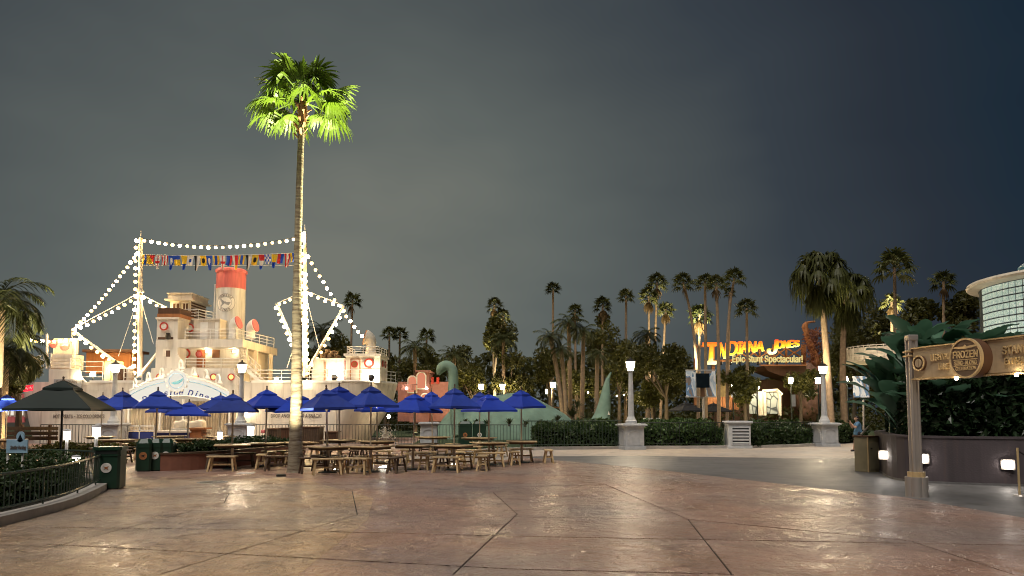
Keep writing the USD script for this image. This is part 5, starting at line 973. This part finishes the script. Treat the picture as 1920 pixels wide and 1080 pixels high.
# louvred service box, monitor sign and banners
x0, x1 = XX(1362, 36), XX(1407, 36); zb2 = .0
lb = thing('louvred_box', 'grey stone service box with a louvred front standing on the kerb', 'service box', ((x0 + x1) / 2, 36.2, 0), -4); w = (x1 - x0) / 2; H_ = ZZ(794, 36)
part(lb, 'body', cbox(-w + .05, w - .05, -.4, .5, 0, H_, .02), STONE); part(lb, 'plinth', cbox(-w, w, -.46, .56, 0, .14, .02), STONE); part(lb, 'cap', cbox(-w - .04, w + .04, -.5, .6, H_, H_ + .12, .03), STONE)
part(lb, 'recess', cbox(-w + .22, w - .14, -.42, -.38, .2, H_ - .22, .005), DARK); 
for a, b, c, d in ((-w + .16, -w + .23, .16, H_ - .14), (w - .15, w - .08, .16, H_ - .14)): part(lb, 'frame_upright', cbox(a, b, -.47, -.38, c, d, .01), STONE)
for z in (.15, H_ - .22): part(lb, 'frame_bar', cbox(-w + .23, w - .15, -.47, -.38, z, z + .06, .01), STONE)
for k in range(5): z = .24 + k * .15; part(lb, 'louvre', bar((-w + .23, -.43, z + .04), (w - .15, -.43, z + .04), .02, .13) if 0 else move(cbox(-w + .23, w - .15, -.46, -.40, z, z + .085, .01)), STONE)
YB = 41
mo = thing('monitor_sign', 'dark monitor on a post in front of a pale printed banner box', 'sign', (XX(1318, YB), YB, 0)); o = np.array([XX(1318, YB), YB, 0])
def mk(m): return m[0] - o, m[1]
BANN = usdkit.material(stage, '/World/Looks/banner_print', {'g': ('geometry', {}), 'mp': ('mapping', {'scale': (1.0, .4, .35)}), 'n': ('noise_texture', {'scale': 1.9, 'detail': 2.0, 'distortion': 1.2}), 'r': ('rgb_ramp', {'interpolate': False, 'ramp': [(0, (.20, .16, .14)), (.40, (.12, .22, .38)), (.47, (.62, .66, .70)), (.56, (.40, .50, .62)), (.62, (.68, .68, .68)), (.72, (.5, .36, .22))]}), 'p': ('principled_bsdf', {'roughness': .7})},
    [('g.position', 'mp.vector'), ('mp.vector', 'n.vector'), ('n.fac', 'r.fac'), ('r.color', 'p.base_color')], surface='p.BSDF')
part(mo, 'post', mk(cyl(at(1320, 808, YB), at(1318, 744, YB), .07, n=10)), STEEL); part(mo, 'banner', mk(pbox(1287, 1306, 694, 744, YB, .03)), BANN); part(mo, 'banner', mk(pbox(1325, 1343, 696, 744, YB + .3, .03)), BANN)
for a, b, c, d in ((1286, 1344, 693, 695), (1305, 1307, 694, 744), (1286, 1344, 743, 745)): part(mo, 'frame_bar', mk(pbox(a, b, c, d, YB - .03, .06)), GREYP)
part(mo, 'monitor', mk(pbox(1306.5, 1331.5, 700, 727, YB - .35, .12, .015)), DARK); part(mo, 'mount', mk(pbox(1314, 1322, 727, 744, YB - .2, .1)), BROWN)
bs = thing('banner_post', 'pale blue printed banner on a post left of the broad leaves', 'sign', (XX(1619, 40), 40, 0)); o = np.array([XX(1619, 40), 40, 0]); part(bs, 'post', mk(cyl(at(1619, 806, 40), at(1619, 746, 40), .05, n=8)), STEEL); part(bs, 'banner', mk(pbox(1601, 1631, 705, 745, 39.95, .04)), BANN)
single('garden_sign', pbox(1485, 1492, 740, 762, 53, .06), GREYP, 'small grey notice board among the plants right of the gate panels', 'sign')
single('railing_notice', pbox(1099, 1110, 803, 808, 35.4, .03, .008), CREAM, 'small pale oval notice on the green railing', 'notice')

# ------------------------------------------------------------------ litter bins and the small sign at the left
def octo(w, d, c): return Polygon([(-w, -d + c), (-w + c, -d), (w - c, -d), (w, -d + c), (w, d - c), (w - c, d), (-w + c, d), (-w, d - c)])
def bin_(name, label, px, pyb, w, d, h, rz, mark, domed):
    g = gr(px, pyb); t = thing(name, label, 'litter bin', (*g, .012), rz); UP = dict(u=(1, 0, 0), v=(0, 1, 0), w=(0, 0, 1))
    part(t, 'body', prism(octo(w, d, .05), h - .16, (0, 0, .03), **UP), BIN); part(t, 'base', prism(octo(w - .03, d - .03, .05), .03, **UP), IRON)
    part(t, 'collar', prism(octo(w + .012, d + .012, .05), .035, (0, 0, h - .26), **UP), BIN)
    if domed: v, f = prism(octo(w, d, .08), .12, (0, 0, h - .129), **UP); v = v.copy(); hi = v[:, 2] > h - .05; v[hi, :2] *= .72; part(t, 'lid', (v, f), BIN)
    else: part(t, 'lid', prism(octo(w + .03, d + .03, .05), .07, (0, 0, h - .129), **UP), BIN); part(t, 'flap', cbox(-w + .05, w - .05, -d - .012, -d + .01, h - .22, h - .14, .004), IRON)
    p = part(t, 'emblem', prism(Point(0, 0).buffer(.11, 6), .012, (0, -d, .48 * h), (1, 0, 0), (0, 0, 1), (0, -1, 0)), ORANGE if mark == 'o' else WHITE)
    part(p, 'emblem_mark', prism(Polygon([(-.06, .03), (-.02, .0), (-.05, -.04), (.0, -.02), (.05, -.05), (.03, .0), (.06, .04), (.0, .02)]) if mark != 'r' else Point(0, 0).buffer(.06, 5).difference(Point(0, 0).buffer(.035, 5)), .006, (0, -d - .012, .48 * h), (1, 0, 0), (0, 0, 1), (0, -1, 0)), ORANGE if mark == 'b' else IRON)
bin_('litter_bin', 'dark green litter bin with a round white emblem at the end of the railing', 205, 917, .27, .27, 1.0, 12, 'b', False)
for px, pyb, mk_, l in ((272, 884, 'o', 'with an orange emblem, leftmost of three'), (294, 883, 'b', 'with a white emblem, middle of three'), (314, 882.5, 'r', 'with a white ring emblem, rightmost of three')):
    bin_('domed_bin', 'dark green domed bin ' + l, px, pyb, .19 if px != 272 else .21, .24, .95, 10, mk_, True)
for px, Y, mk_, l in ((872, 36.8, 'o', 'with an orange mark behind the benches, left one'), (899, 36.9, 'r', 'with a white ring mark behind the benches, right one')):
    g = np.array([XX(px, Y), Y]); pb = 775 + 1.7 * FPX / Y; bin_('domed_bin', 'dark green bin ' + l, px, pb, .34, .3, 1.3, 4, mk_, True)
YP = 14.0; o = np.array([XX(35, YP), YP, .3])
ss = thing('parking_sign', 'pale blue board lettered Stroller Parking on two white legs in the left planter', 'sign', o)
part(ss, 'board', mk(pbox(15, 55, 824, 850, YP, .03, .006)), SIGNB)
for px in (18.5, 46): part(ss, 'leg', mk(pbox(px - 1.6, px + 1.6, 824, 890, YP + .035, .03)), WHITE)
e = part(ss, 'topper', mk(prism(Point(0, 0).buffer(.1, 10), .03, at(38, 819, YP) + [0, .03, 0], (.75, 0, 0), (0, 0, 1), (0, -1, 0))), SIGNB); part(e, 'topper_mark', mk(prism(Polygon([(-.04, -.05), (.0, .05), (.02, .0), (.05, -.05)]), .008, at(38, 819, YP), (1, 0, 0), (0, 0, 1), (0, -1, 0))), DARK)
for s, py in (('Stroller Parking', 842),): p = at(19, py, YP); part(ss, 'lettering', mk(text(s, .062, p - [0, .003, 0], (1, 0, 0), (0, 0, 1), .006, True, XX(52, YP) - p[0], .15)), TXT)

# ------------------------------------------------------------------ right side: planter wall, broad leaves, sign, glass drum
UPW = dict(u=(1, 0, 0), v=(0, 1, 0), w=(0, 0, 1))
wl = smooth_path([(17.5, 16.2), (13.5, 16.8), gr(1920, 913), gr(1790, 909), gr(1705, 904), gr(1668, 897) , gr(1655, 889), (10.9, 22.3), (12.6, 25), (15.5, 27.5), (19, 28.5)], 70)
wpoly = Polygon(list(wl) + [(19, 16.2)]).buffer(0); HW = 1.10
pw = thing('curved_planter', 'long curved dark plaster planter wall on the right', 'planter wall')
part(pw, 'wall', prism(wpoly.difference(wpoly.buffer(-.25)), HW, (0, 0, 0), **UPW), PLUM); part(pw, 'coping', prism(wpoly.buffer(.02).difference(wpoly.buffer(-.3)), .05, (0, 0, HW), **UPW), PLUM); part(pw, 'foot_band', prism(wpoly.buffer(.015).difference(wpoly), .05, (0, 0, .013), **UPW), GREYC); part(pw, 'soil', prism(wpoly.buffer(-.25), HW - .1, **UPW), SOIL)
for px, py, l in ((1658, 853, 'left'), (1730, 860, 'middle'), (1890, 871, 'right')):
    x = (px - 960) / FPX; ray = LineString([(0, 0), (x * 40, 40)]).intersection(wpoly.exterior); q = min(getattr(ray, 'geoms', [ray]), key=lambda g: g.distance(Point(0, 0))); c = at(px, py, q.y); d = -np.array([x, 1, 0]) / math.hypot(x, 1); s = np.array([-d[1], d[0], 0])
    t = thing('bulkhead_light', f'glowing white bulkhead light on the curved planter wall, {l} of three', 'wall light', c); part(t, 'housing', prism(sbox(-.11, -.09, .11, .09).buffer(.03), .05, (0, 0, 0), s, (0, 0, 1), d), STEEL); part(t, 'lens', prism(sbox(-.08, -.065, .08, .065).buffer(.02), .045, d * .05, s, (0, 0, 1), d), BULK)
cx_ = thing('ticket_cabinet', 'olive-brown metal cabinet desk standing at the end of the planter wall', 'cabinet', (*gr(1641, 886), .012), 24)
part(cx_, 'body', cbox(-.24, .24, 0, .5, 0, 1.0, .01), M('cabinet_paint', (.26, .22, .13), .45)); part(cx_, 'top', cbox(-.27, .27, -.03, .53, 1.0, 1.04, .01), BROWN); part(cx_, 'door', cbox(-.2, .2, -.012, .01, .08, .84, .004), M('cabinet_door', (.28, .24, .15), .4)); part(cx_, 'handle', cbox(-.17, -.11, -.03, -.01, .66, .70, .004), BRASSK); part(cx_, 'corner_post', cbox(-.275, -.245, -.02, .02, 0, 1.0, .004), GOLD); part(cx_, 'slanted_lid', bar((.0, .45, 1.06), (.42, .5, 1.32), .03, .05), CREAM)
# foliage in the planter
inn = wpoly.buffer(-.35); rng = np.random.default_rng(21)
hedge('dark ivy hedge filling the curved planter under the broad leaves', inn.intersection(sbox(9, 16, 18, 28)), 2.2, 30000, .12, LIVY, rng, 1.0, False)
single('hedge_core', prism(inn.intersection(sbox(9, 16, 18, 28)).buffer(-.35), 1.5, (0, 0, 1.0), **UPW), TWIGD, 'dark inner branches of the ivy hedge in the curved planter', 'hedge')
def big_leaf(rng, L, W, az, el, stem):
    h = np.array([math.cos(az), math.sin(az), 0]); p = [np.zeros(3)]; e = el
    for i in range(4): p.append(p[-1] + stem / 4 * (h * math.cos(e) + np.array([0, 0, math.sin(e)]))); e -= .06
    tt = np.linspace(0, 1, 9); B = [p[-1]]
    for i in range(8): e -= .085; B.append(B[-1] + L / 8 * (h * math.cos(e) + np.array([0, 0, math.sin(e)])))
    B = np.array(B); s = np.array([-math.sin(az), math.cos(az), 0]) ; w = W * np.sin(np.pi * (tt * .94 + .05)) ** .7; up = np.array([0, 0, 1]); rip = .028 * np.sin(tt * 17 + rng.uniform(0, 6)) * rng.uniform(.4, 1.2); V = np.vstack([B - s * w[:, None] + up * (w * .28 + rip)[:, None], B, B + s * w[:, None] + up * (w * .28 - rip)[:, None]]); f = []
    for r_ in (0, 1):
        for j in range(8): a = r_ * 9 + j; f += [(a, a + 9, a + 10), (a, a + 10, a + 1)]
    return tube(p, np.linspace(.03, .015, 5), 5, False), (V, np.array(f))
spots_b = [(1700, 592, 20.6, 8, 2.5), (1668, 668, 21.2, 7, 2.0), (1755, 588, 20.5, 10, 2.2), (1795, 598, 20, 8, 2.0), (1728, 600, 21.5, 8, 2.4), (1832, 594, 20.2, 8, 1.9), (1872, 612, 19.5, 6, 1.5), (1690, 730, 20.2, 6, 1.2), (1770, 690, 18.9, 7, 1.2), (1850, 690, 18.7, 7, 1.1), (1905, 660, 18.9, 6, 1.2)]
for i, (px, py, Y, n, hh_) in enumerate(spots_b):
    b = np.array([XX(px, Y), Y, 1.0]); top_ = ZZ(py, Y); t = thing('broad_leaf_plant', ['broad-leaved plant behind the metal sign post', 'broad-leaved plant leaning over the cabinet', 'tall broad-leaved plant right of the post top', 'broad-leaved plant left of the round emblem', 'broad-leaved plant highest behind the post', 'broad-leaved plant above the round emblem', 'broad-leaved plant below the glass drum', 'low broad-leaved plant at the wall end', 'dark broad leaves under the left sign half', 'dark broad leaves under the round emblem', 'dark broad leaves at the right picture edge'][i], 'plant', b)
    cl = np.array([0, 0, max(.15, top_ - 1.0 - 1.5)])
    part(t, 'stem', tube([np.zeros(3), cl * .5 + [.03, 0, 0], cl], [.07, .06, .05], 7), LBIG)
    for k in range(n + 8):
        a = k * 2.399 + rng.uniform(-.4, .4); st_, (V, F_) = big_leaf(rng, rng.uniform(.8, 1.25), rng.uniform(.22, .35), a, rng.uniform(.85, 1.45), rng.uniform(.4, .9))
        dz = np.array([0, 0, -rng.random() ** 2.2 * min(cl[2], .9)]); lf = part(t, 'leaf', (V + cl + dz, F_), LBIG, smooth=True); part(lf, 'leaf_stalk', (st_[0] + cl + dz, st_[1]), LBIG)
# metal post and hanging sign
P0, P1 = np.array([8.17, 15.1, 0]), np.array([8.98, 11.3, 0]); Ls = np.linalg.norm(P1 - P0); u = (P1 - P0) / Ls; nrm = np.array([u[1], -u[0], 0]); zc, hp = 2.705, .29
def S(t_, z, d=0): return P0 + u * t_ + nrm * d + np.array([0, 0, z])
fsn = thing('hanging_sign', 'tan and gold attraction sign board with round emblem on a metal post', 'sign', (8.24, 15.2, .012)); o = np.array([8.24, 15.2, .012])
lob = unary_union([sbox(-.068, -.068, .068, .068)] + [Point(a, b).buffer(.034, 4) for a in (-.064, .064) for b in (-.064, .064)])
part(fsn, 'post', prism(lob, 3.18, **UPW), STEEL); part(fsn, 'post_foot', prism(unary_union([Point(.11 * math.cos(a), .11 * math.sin(a)).buffer(.115, 6) for a in np.arange(6) * math.pi / 3]), .40, **UPW), STEEL); part(fsn, 'foot_collar', prism(unary_union([Point(.08 * math.cos(a), .08 * math.sin(a)).buffer(.095, 6) for a in np.arange(6) * math.pi / 3]), .10, (0, 0, .40), **UPW), GOLD)
for z in (3.18, 3.27): part(fsn, 'post_band', cbox(-.13, .13, -.13, .13, z - .34, z - .30, .01), GOLD)
for z in (2.86, 2.95):
    for a in (-.14, .14): part(fsn, 'knob', ball((a, -.1, z), .03, 1), GOLD)
part(fsn, 'post_cap', cbox(-.1, .1, -.1, .1, 3.18, 3.30, .015), STEEL)
bd = part(fsn, 'board', mk(prism([(.06, zc - hp), (Ls, zc - hp), (Ls, zc + hp), (.06, zc + hp)], -.10, P0, u, (0, 0, 1), nrm)), TAN)
for z in (zc + hp, zc - hp - .045): part(fsn, 'trim_bar', mk(prism(sbox(.0, z, Ls, z + .045), .05, P0 - nrm * .08, u, (0, 0, 1), nrm)), GOLD); part(fsn, 'trim_ledge', mk(prism(sbox(.0, z + .012, Ls, z + .03), .09, P0 - nrm * .06, u, (0, 0, 1), nrm)), GOLD)
tc = 1.62; em = part(fsn, 'emblem_drum', mk(prism(Point(tc, zc).buffer(.36, 14), .22, P0, u, (0, 0, 1), nrm)), BROWN)
part(em, 'emblem_face', mk(prism(Point(tc, zc).buffer(.345, 14), .012, S(0, 0, .22), u, (0, 0, 1), nrm)), M('emblem_ground', (.16, .105, .07), .5)); part(em, 'emblem_rim', mk(prism(Point(tc, zc).buffer(.37, 14).difference(Point(tc, zc).buffer(.335, 14)), .05, S(0, 0, .2), u, (0, 0, 1), nrm)), GOLD)
part(em, 'emblem_flourish', mk(prism(Polygon([(tc - .27, zc + .19), (tc, zc + .17), (tc + .27, zc + .20), (tc + .25, zc + .23), (tc + .03, zc + .215), (tc, zc + .25), (tc - .03, zc + .215), (tc - .25, zc + .22)]), .012, S(0, 0, .233), u, (0, 0, 1), nrm)), GOLD)
for s, z, h, w in (('FROZEN', zc + .01, .125, .56), ('SING-ALONG', zc - .12, .075, .50), ('CELEBRATION', zc - .215, .06, .46)): part(em, 'lettering', mk(text(s, h, S(tc - w / 2, z, .234), u, (0, 0, 1), .012, True, w)), GOLD)
for z in (zc - .03, zc - .14): part(em, 'emblem_line', mk(prism(sbox(tc - .27, z, tc + .27, z + .012), .01, S(0, 0, .233), u, (0, 0, 1), nrm)), GOLD)
ov = part(fsn, 'medallion', mk(prism(Point(.27, zc).buffer(.15, 10), .06, P0, u, (0, 0, 1), nrm)), BROWN); part(ov, 'medallion_rim', mk(prism(Point(.27, zc).buffer(.155, 10).difference(Point(.27, zc).buffer(.13, 10)), .02, S(0, 0, .055), u, (0, 0, 1), nrm)), GOLD)
part(ov, 'medallion_mark', mk(prism(Point(.27, zc).buffer(.085, 8).difference(sbox(.26, zc - .2, .28, zc + .2)), .012, S(0, 0, .062), u, (0, 0, 1), nrm)), TAN)
for s, t0, z, h, w in (('LIGHTNING', .55, zc + .03, .12, .66), ('LANE', .74, zc - .15, .105, .26), ('STANDBY', 2.20, zc + .03, .135, .72), ('ENTRANCE', 2.24, zc - .15, .11, .64)): part(bd, 'lettering', mk(text(s, h, S(t0, z, .002), u, (0, 0, 1), .03, True, w)), GOLD)
for t_ in (1.2, 2.5): l_ = part(fsn, 'sign_lamp', mk(ball(S(t_, zc - hp - .06, .06), .035, 1)), GLOBE)
# rope stanchion at the edge
stn = thing('rope_stanchion', 'metal stanchion with a rope at the right picture edge', 'stanchion', (*gr(1912, 931), .012)); part(stn, 'post', cyl((0, 0, 0), (0, 0, .98), .022, n=10), GOLD); part(stn, 'foot', lathe([(.0, .03), (.1, .025), (.12, 0)], 14), STEEL); part(stn, 'rope', tube(curve((0, 0, .92), (1.4, -.3, .92), .28, 12), .016, 6), BRASSK)
# glass block drum
DC, DR = np.array([26.1, 32.5]), 4.6; gd = thing('glass_block_drum', 'round tower of glowing glass blocks behind the broad leaves on the right', 'building', (*DC, 0))
GB = usdkit.material(stage, '/World/Looks/glass_block', {'g': ('geometry', {}), 'n': ('noise_texture', {'scale': 14.0, 'detail': 2.0, 'distortion': 2.0}), 'r': ('rgb_ramp', {'ramp': [(.3, (.28, .42, .40)), (.5, (.55, .70, .62)), (.7, (.85, .95, .82))]}), 'bu': ('bump', {'strength': .6, 'distance': .03}), 'p': ('principled_bsdf', {'roughness': .15, 'emission_strength': .42})},
    [('g.position', 'n.vector'), ('n.fac', 'r.fac'), ('n.fac', 'bu.height'), ('bu.normal', 'p.normal'), ('r.color', 'p.base_color'), ('r.color', 'p.emission_color')], surface='p.BSDF')
zg0, zg1 = 4.75, 7.42; part(gd, 'base_wall', lathe([(DR, 0), (DR, zg0)], 60), PLUM, smooth=True); part(gd, 'mortar_drum', lathe([(DR - .03, zg0), (DR - .03, zg1)], 80), M('block_mortar', (.04, .06, .07), .6), smooth=True)
nb_ = 84; da = 2 * math.pi / nb_; hb = (zg1 - zg0) / 9; a0 = math.atan2(-DC[1], -DC[0])
for i in range(-16, 14):
    for r_ in range(9):
        a = a0 + (i + .5) * da; d = np.array([math.cos(a), math.sin(a), 0]); s = np.array([-d[1], d[0], 0]); c = d * (DR - .05) + [0, 0, zg0 + (r_ + .5) * hb]; w_ = DR * da / 2 - .024; h_ = hb / 2 - .024
        V = np.array([c + d * (.06 if q >= 4 else .0) * 1.0 + s * sx * w_ * k + np.array([0, 0, sz * h_ * k]) for q, k in ((0, 1), (4, .88)) for sz in (-1, 1) for sx in (-1, 1)]); part(gd, 'glass_block', (V, BOXF.copy()), GB)
part(gd, 'roof_rim', lathe([(DR, 7.42), (5.05, 7.50), (5.1, 7.60), (5.05, 7.70), (4.7, 7.76)], 70), CREAM, smooth=40); part(gd, 'roof', lathe([(4.7, 7.76), (3.6, 7.95), (0, 8.00)], 60), TEAL, smooth=True)  # roof colour holds the teal light that falls on it
part(gd, 'lantern_ring', lathe([(2.5, 8.32), (2.95, 8.36), (3.0, 8.43), (2.92, 8.5), (0, 8.56)], 60), WHITE, smooth=40); part(gd, 'lantern_ring', lathe([(2.4, 7.98), (2.65, 8.0), (2.62, 8.1), (2.35, 8.12)], 60), WHITE, smooth=40)
for k in range(24): a = k * math.pi / 12; part(gd, 'lantern_post', cyl((2.4 * math.cos(a), 2.4 * math.sin(a), 8.05), (2.4 * math.cos(a), 2.4 * math.sin(a), 8.36), .05, n=6), WHITE)
# balcony
bc = np.array([22.0, 42.8]); bl = thing('round_balcony', 'white round balcony with a gridded railing seen above the banner post', 'balcony', (*bc, 0)); z0 = ZZ(672, 41); part(bl, 'slab', lathe([(0, z0 - .12), (2.4, z0 - .1), (2.45, z0), (0, z0 + .02)], 40), CREAM); part(bl, 'column', cyl((.6, 1.2, 0), (.6, 1.2, z0 - .1), .25, n=14), BROWN)
for z in (.25, .5, .78): part(bl, 'rail', tube([(2.36 * math.cos(a), 2.36 * math.sin(a), z0 + z) for a in np.linspace(0, 2 * math.pi, 49)], .025, 5, False), CREAM)
for k in range(40): a = k * math.pi / 20; part(bl, 'baluster', cyl((2.36 * math.cos(a), 2.36 * math.sin(a), z0), (2.36 * math.cos(a), 2.36 * math.sin(a), z0 + .78), .022, n=4), CREAM)
part(bl, 'panel_drum', lathe([(2.28, z0), (2.28, z0 + .7)], 40), CREAM)

# ------------------------------------------------------------------ the person
def body(joints, bones, edge=.022):
    m = None
    def sph(k): p, r = joints[k]; return manifold3d.Manifold.sphere(r, 14).translate(tuple(map(float, p)))
    for a, b in bones:
        h = manifold3d.Manifold.batch_hull([sph(a), sph(b)]); m = h if m is None else m + h
    m = m.refine_to_length(edge); me = m.to_mesh(); t = trimesh.Trimesh(me.vert_properties[:, :3], me.tri_verts, process=True); trimesh.smoothing.filter_taubin(t, iterations=8); return t
SKIN = M('skin', (.42, .24, .16), .5, var=.05); HAIR = M('hair', (.02, .014, .01), .5); SHIRT = M('blue_shirt', (.10, .22, .36), .8, bump=.2, bscale=12); SHORT = M('dark_shorts', (.03, .03, .04), .8); SHOE = M('dark_shoes', (.02, .02, .025), .6)
pg = gr(1610, 847); pr = thing('person', 'person in a blue top and dark shorts holding a phone up, mid-step', 'person', (*pg, .012), 0)
J = dict(pel=((0, 0, .82), .12), hipl=((-.08, .02, .80), .085), hipr=((.08, -.02, .80), .085), kl=((-.13, .03, .45), .055), kr=((.04, -.03, .44), .055), al=((-.20, .05, .08), .036), ar=((.06, -.02, .07), .036), tl=((-.33, .02, .035), .03), tr=((-.06, -.06, .032), .03), hl=((-.19, .06, .05), .036), hr=((.07, -.01, .04), .036),
         ch=((-.01, 0, 1.16), .135), nk=((-.03, 0, 1.32), .05), hd=((-.06, -.01, 1.46), .088), hd2=((-.075, -.015, 1.42), .07), nose=((-.155, -.05, 1.445), .014), nb=((-.12, -.035, 1.455), .03), shl=((-.05, -.15, 1.25), .055), shr=((.03, .15, 1.25), .055), el=((-.20, -.20, 1.06), .042), er=((-.16, .18, 1.05), .042), wl=((-.34, -.09, 1.24), .03), wr=((-.33, .05, 1.24), .03), pl=((-.36, -.07, 1.30), .03), pr=((-.355, .035, 1.30), .03), waist=((0, 0, .98), .12),
         f1=((-.375, -.075, 1.375), .010), f2=((-.38, -.055, 1.37), .010), f3=((-.378, -.04, 1.36), .010), f4=((-.372, -.028, 1.345), .009), th=((-.345, -.03, 1.345), .011), g1=((-.372, .04, 1.375), .010), g2=((-.378, .022, 1.37), .010), g3=((-.376, .008, 1.36), .010), g4=((-.37, -.004, 1.345), .009), tg=((-.34, .0, 1.345), .011), earr=((-.045, .085, 1.455), .02), earl=((-.04, -.1, 1.455), .02))
part(pr, 'body', body(J, [('pel', 'waist'), ('waist', 'ch'), ('pel', 'hipl'), ('pel', 'hipr'), ('hipl', 'kl'), ('hipr', 'kr'), ('kl', 'al'), ('kr', 'ar'), ('hl', 'tl'), ('hr', 'tr'), ('al', 'hl'), ('ar', 'hr'), ('ch', 'nk'), ('nk', 'hd2'), ('hd', 'hd2'), ('nb', 'nose'), ('ch', 'shl'), ('ch', 'shr'), ('shl', 'el'), ('shr', 'er'), ('el', 'wl'), ('er', 'wr'), ('wl', 'pl'), ('wr', 'pr'), ('hd', 'earr'), ('hd', 'earl')] + [('pl', f) for f in ('f1', 'f2', 'f3', 'f4', 'th')] + [('pr', f) for f in ('g1', 'g2', 'g3', 'g4', 'tg')], .016), SKIN, smooth=True)
K2 = {k: (p, r + .022) for k, (p, r) in J.items()}; K2['em'] = ((-.13, -.18, 1.14), .062); K2['en'] = ((-.08, .17, 1.13), .062); K2['hemr'] = ((.10, .0, .80), .11); K2['heml'] = ((-.09, 0, .80), .11)
part(pr, 'shirt', body(K2, [('waist', 'ch'), ('ch', 'shl'), ('ch', 'shr'), ('shl', 'em'), ('shr', 'en'), ('waist', 'heml'), ('waist', 'hemr'), ('heml', 'hemr')], .03), SHIRT, smooth=True)
K3 = {k: (p, r + .02) for k, (p, r) in J.items()}; K3['ml'] = ((-.11, .025, .56), .085); K3['mr'] = ((.055, -.025, .56), .085)
part(pr, 'shorts', body(K3, [('pel', 'hipl'), ('pel', 'hipr'), ('hipl', 'ml'), ('hipr', 'mr')], .03), SHORT, smooth=True)
sm = trimesh.creation.icosphere(subdivisions=3); v = np.array(sm.vertices); v = v * [.105, .1, .11] ; v[:, 2] = np.where((v[:, 0] < -.03) & (v[:, 2] < .045), .045, v[:, 2]); part(pr, 'hair', (v + [-.045, -.008, 1.475], np.array(sm.faces)), HAIR, smooth=True)
part(pr, 'hair_bun', ball((.05, .02, 1.44), .05, 2), HAIR, smooth=True)
for a, b in (((-.19, .06), (-.33, .02)), ((.07, -.01), (-.06, -.06))):
    d = np.array([b[0] - a[0], b[1] - a[1], 0]); part(pr, 'shoe', tube([np.array([*a, .04]) - d * .15, np.array([*a, .05]), np.array([*b, .035]), np.array([*b, .03]) + d * .12], [.03, .048, .042, .02], 10), SHOE, smooth=True)
ph = single('phone', cbox(-.005, .005, -.037, .037, -.075, .075, .004), DARK, 'phone held up by the person in the blue top', 'phone'); UsdGeom.Xformable(ph).AddTranslateOp().Set(Gf.Vec3d(float(pg[0] - .392), float(pg[1] - .018), 1.372))

# ------------------------------------------------------------------ uplights on the tall palm, then unseen uplights added for other crowns
def spot(path, pos, target, I, cone, col, soft=.4):
    s = UsdLux.SphereLight.Define(stage, path); s.CreateRadiusAttr(.05); s.CreateIntensityAttr(I); s.CreateNormalizeAttr(True); s.CreateColorAttr(Gf.Vec3f(*col))
    sh = UsdLux.ShapingAPI.Apply(s.GetPrim()); sh.CreateShapingConeAngleAttr(cone); sh.CreateShapingConeSoftnessAttr(soft)
    m = Gf.Matrix4d().SetLookAt(Gf.Vec3d(*map(float, pos)), Gf.Vec3d(*map(float, target)), Gf.Vec3d(0, 1, .3)).GetInverse(); s.AddTransformOp().Set(m); return s
loc = np.array([*gr(720, 879), .012]); spot('/World/ground_light/beam', (0, 0, .14), tp[-1] - loc + [0, 0, .6], 26000, 19, (1.0, .96, .58), 1.0)

UPK = E('garden_uplight', (1.0, .80, .42), 800.0)  # emission of the uplights added under the trees
for i, (px, Y, l) in enumerate(((885, 57.5, 'under the tree above the left garden lamp pair'), (955, 57, 'under the tree right of the garden lamp pair'), (1030, 49, 'at the foot of the leaning palms'), (1085, 54, 'behind the spiky plants left of the green tail'), (1160, 54, 'behind the nearest lamp pedestal'), (1240, 48, 'under the bushy tree left of the monitor sign'), (1396, 50, 'under the small tree before the gate panels'), (1500, 56, 'under the spreading tree right of the gate panels'), (1590, 47, 'between the two shaggy palms and dark trees'), (640, 58, 'behind the bow locker of the ship'), (780, 54, 'under the feather palm behind the pink building'), (30, 30.5, 'under the date palms at the left edge'))):
    t = thing('tree_uplight', 'small added ground uplight ' + l, 'ground light', (XX(px, Y), Y, .1), 0); part(t, 'housing', lathe([(.2, 0), (.2, .22), (.17, .22), (.15, .16)], 12), IRON); part(t, 'lens', lathe([(0, .18), (.15, .17)], 12), UPK)  # unseen fittings, added to brighten the tree crowns
def beam(name, label, px, Y, tgt, I, cone):
    b = np.array([XX(px, Y), Y, .12]); t = thing(name, label, 'ground light', b); part(t, 'housing', lathe([(.15, 0), (.15, .1), (.12, .12), (0, .1)], 12), IRON); spot(f'{t.GetPath()}/beam', (0, 0, .2), np.asarray(tgt) - b, I, cone, (1.0, .84, .5), .8)  # unseen uplight with a spot, added to brighten a palm crown
g = gr(527, 894); pu = thing('trunk_uplight', 'ground uplight left of the tall palm foot grazing its trunk', 'ground light', (*g, .012)); part(pu, 'housing', lathe([(.13, 0), (.13, .05), (.10, .06), (0, .05)], 12), IRON)
spot(f'{pu.GetPath()}/beam', (0, 0, .14), np.array([tp[2][0] - g[0], tp[2][1] - g[1], 5.5]), 1500, 34, (1.0, .90, .60), 1.0)
beam('palm_uplight', 'added ground uplight aimed at the skirted palm over the sign', 1265, 55.5, at(1313, 598, 60), 30000, 7)
beam('palm_uplight', 'added ground uplight below the two tall shaggy palms', 1512, 39.2, at(1556, 530, 42), 4500, 17)
beam('palm_uplight', 'added ground uplight aimed at the low palm behind the bent palm', 1665, 48, at(1672, 575, 50), 16000, 14)
beam('palm_uplight', 'added ground uplight aimed at the close pair of palms', 935, 59, at(935, 610, 62), 9000, 20)
beam('palm_uplight', 'added ground uplight aimed at the palm cluster above the bushy tree', 1222, 60, at(1225, 570, 63), 14000, 20)

beam('palm_uplight', 'added ground uplight hidden under the date palms at the left edge', 40, 25.5, at(20, 590, 27.5), 2600, 30)
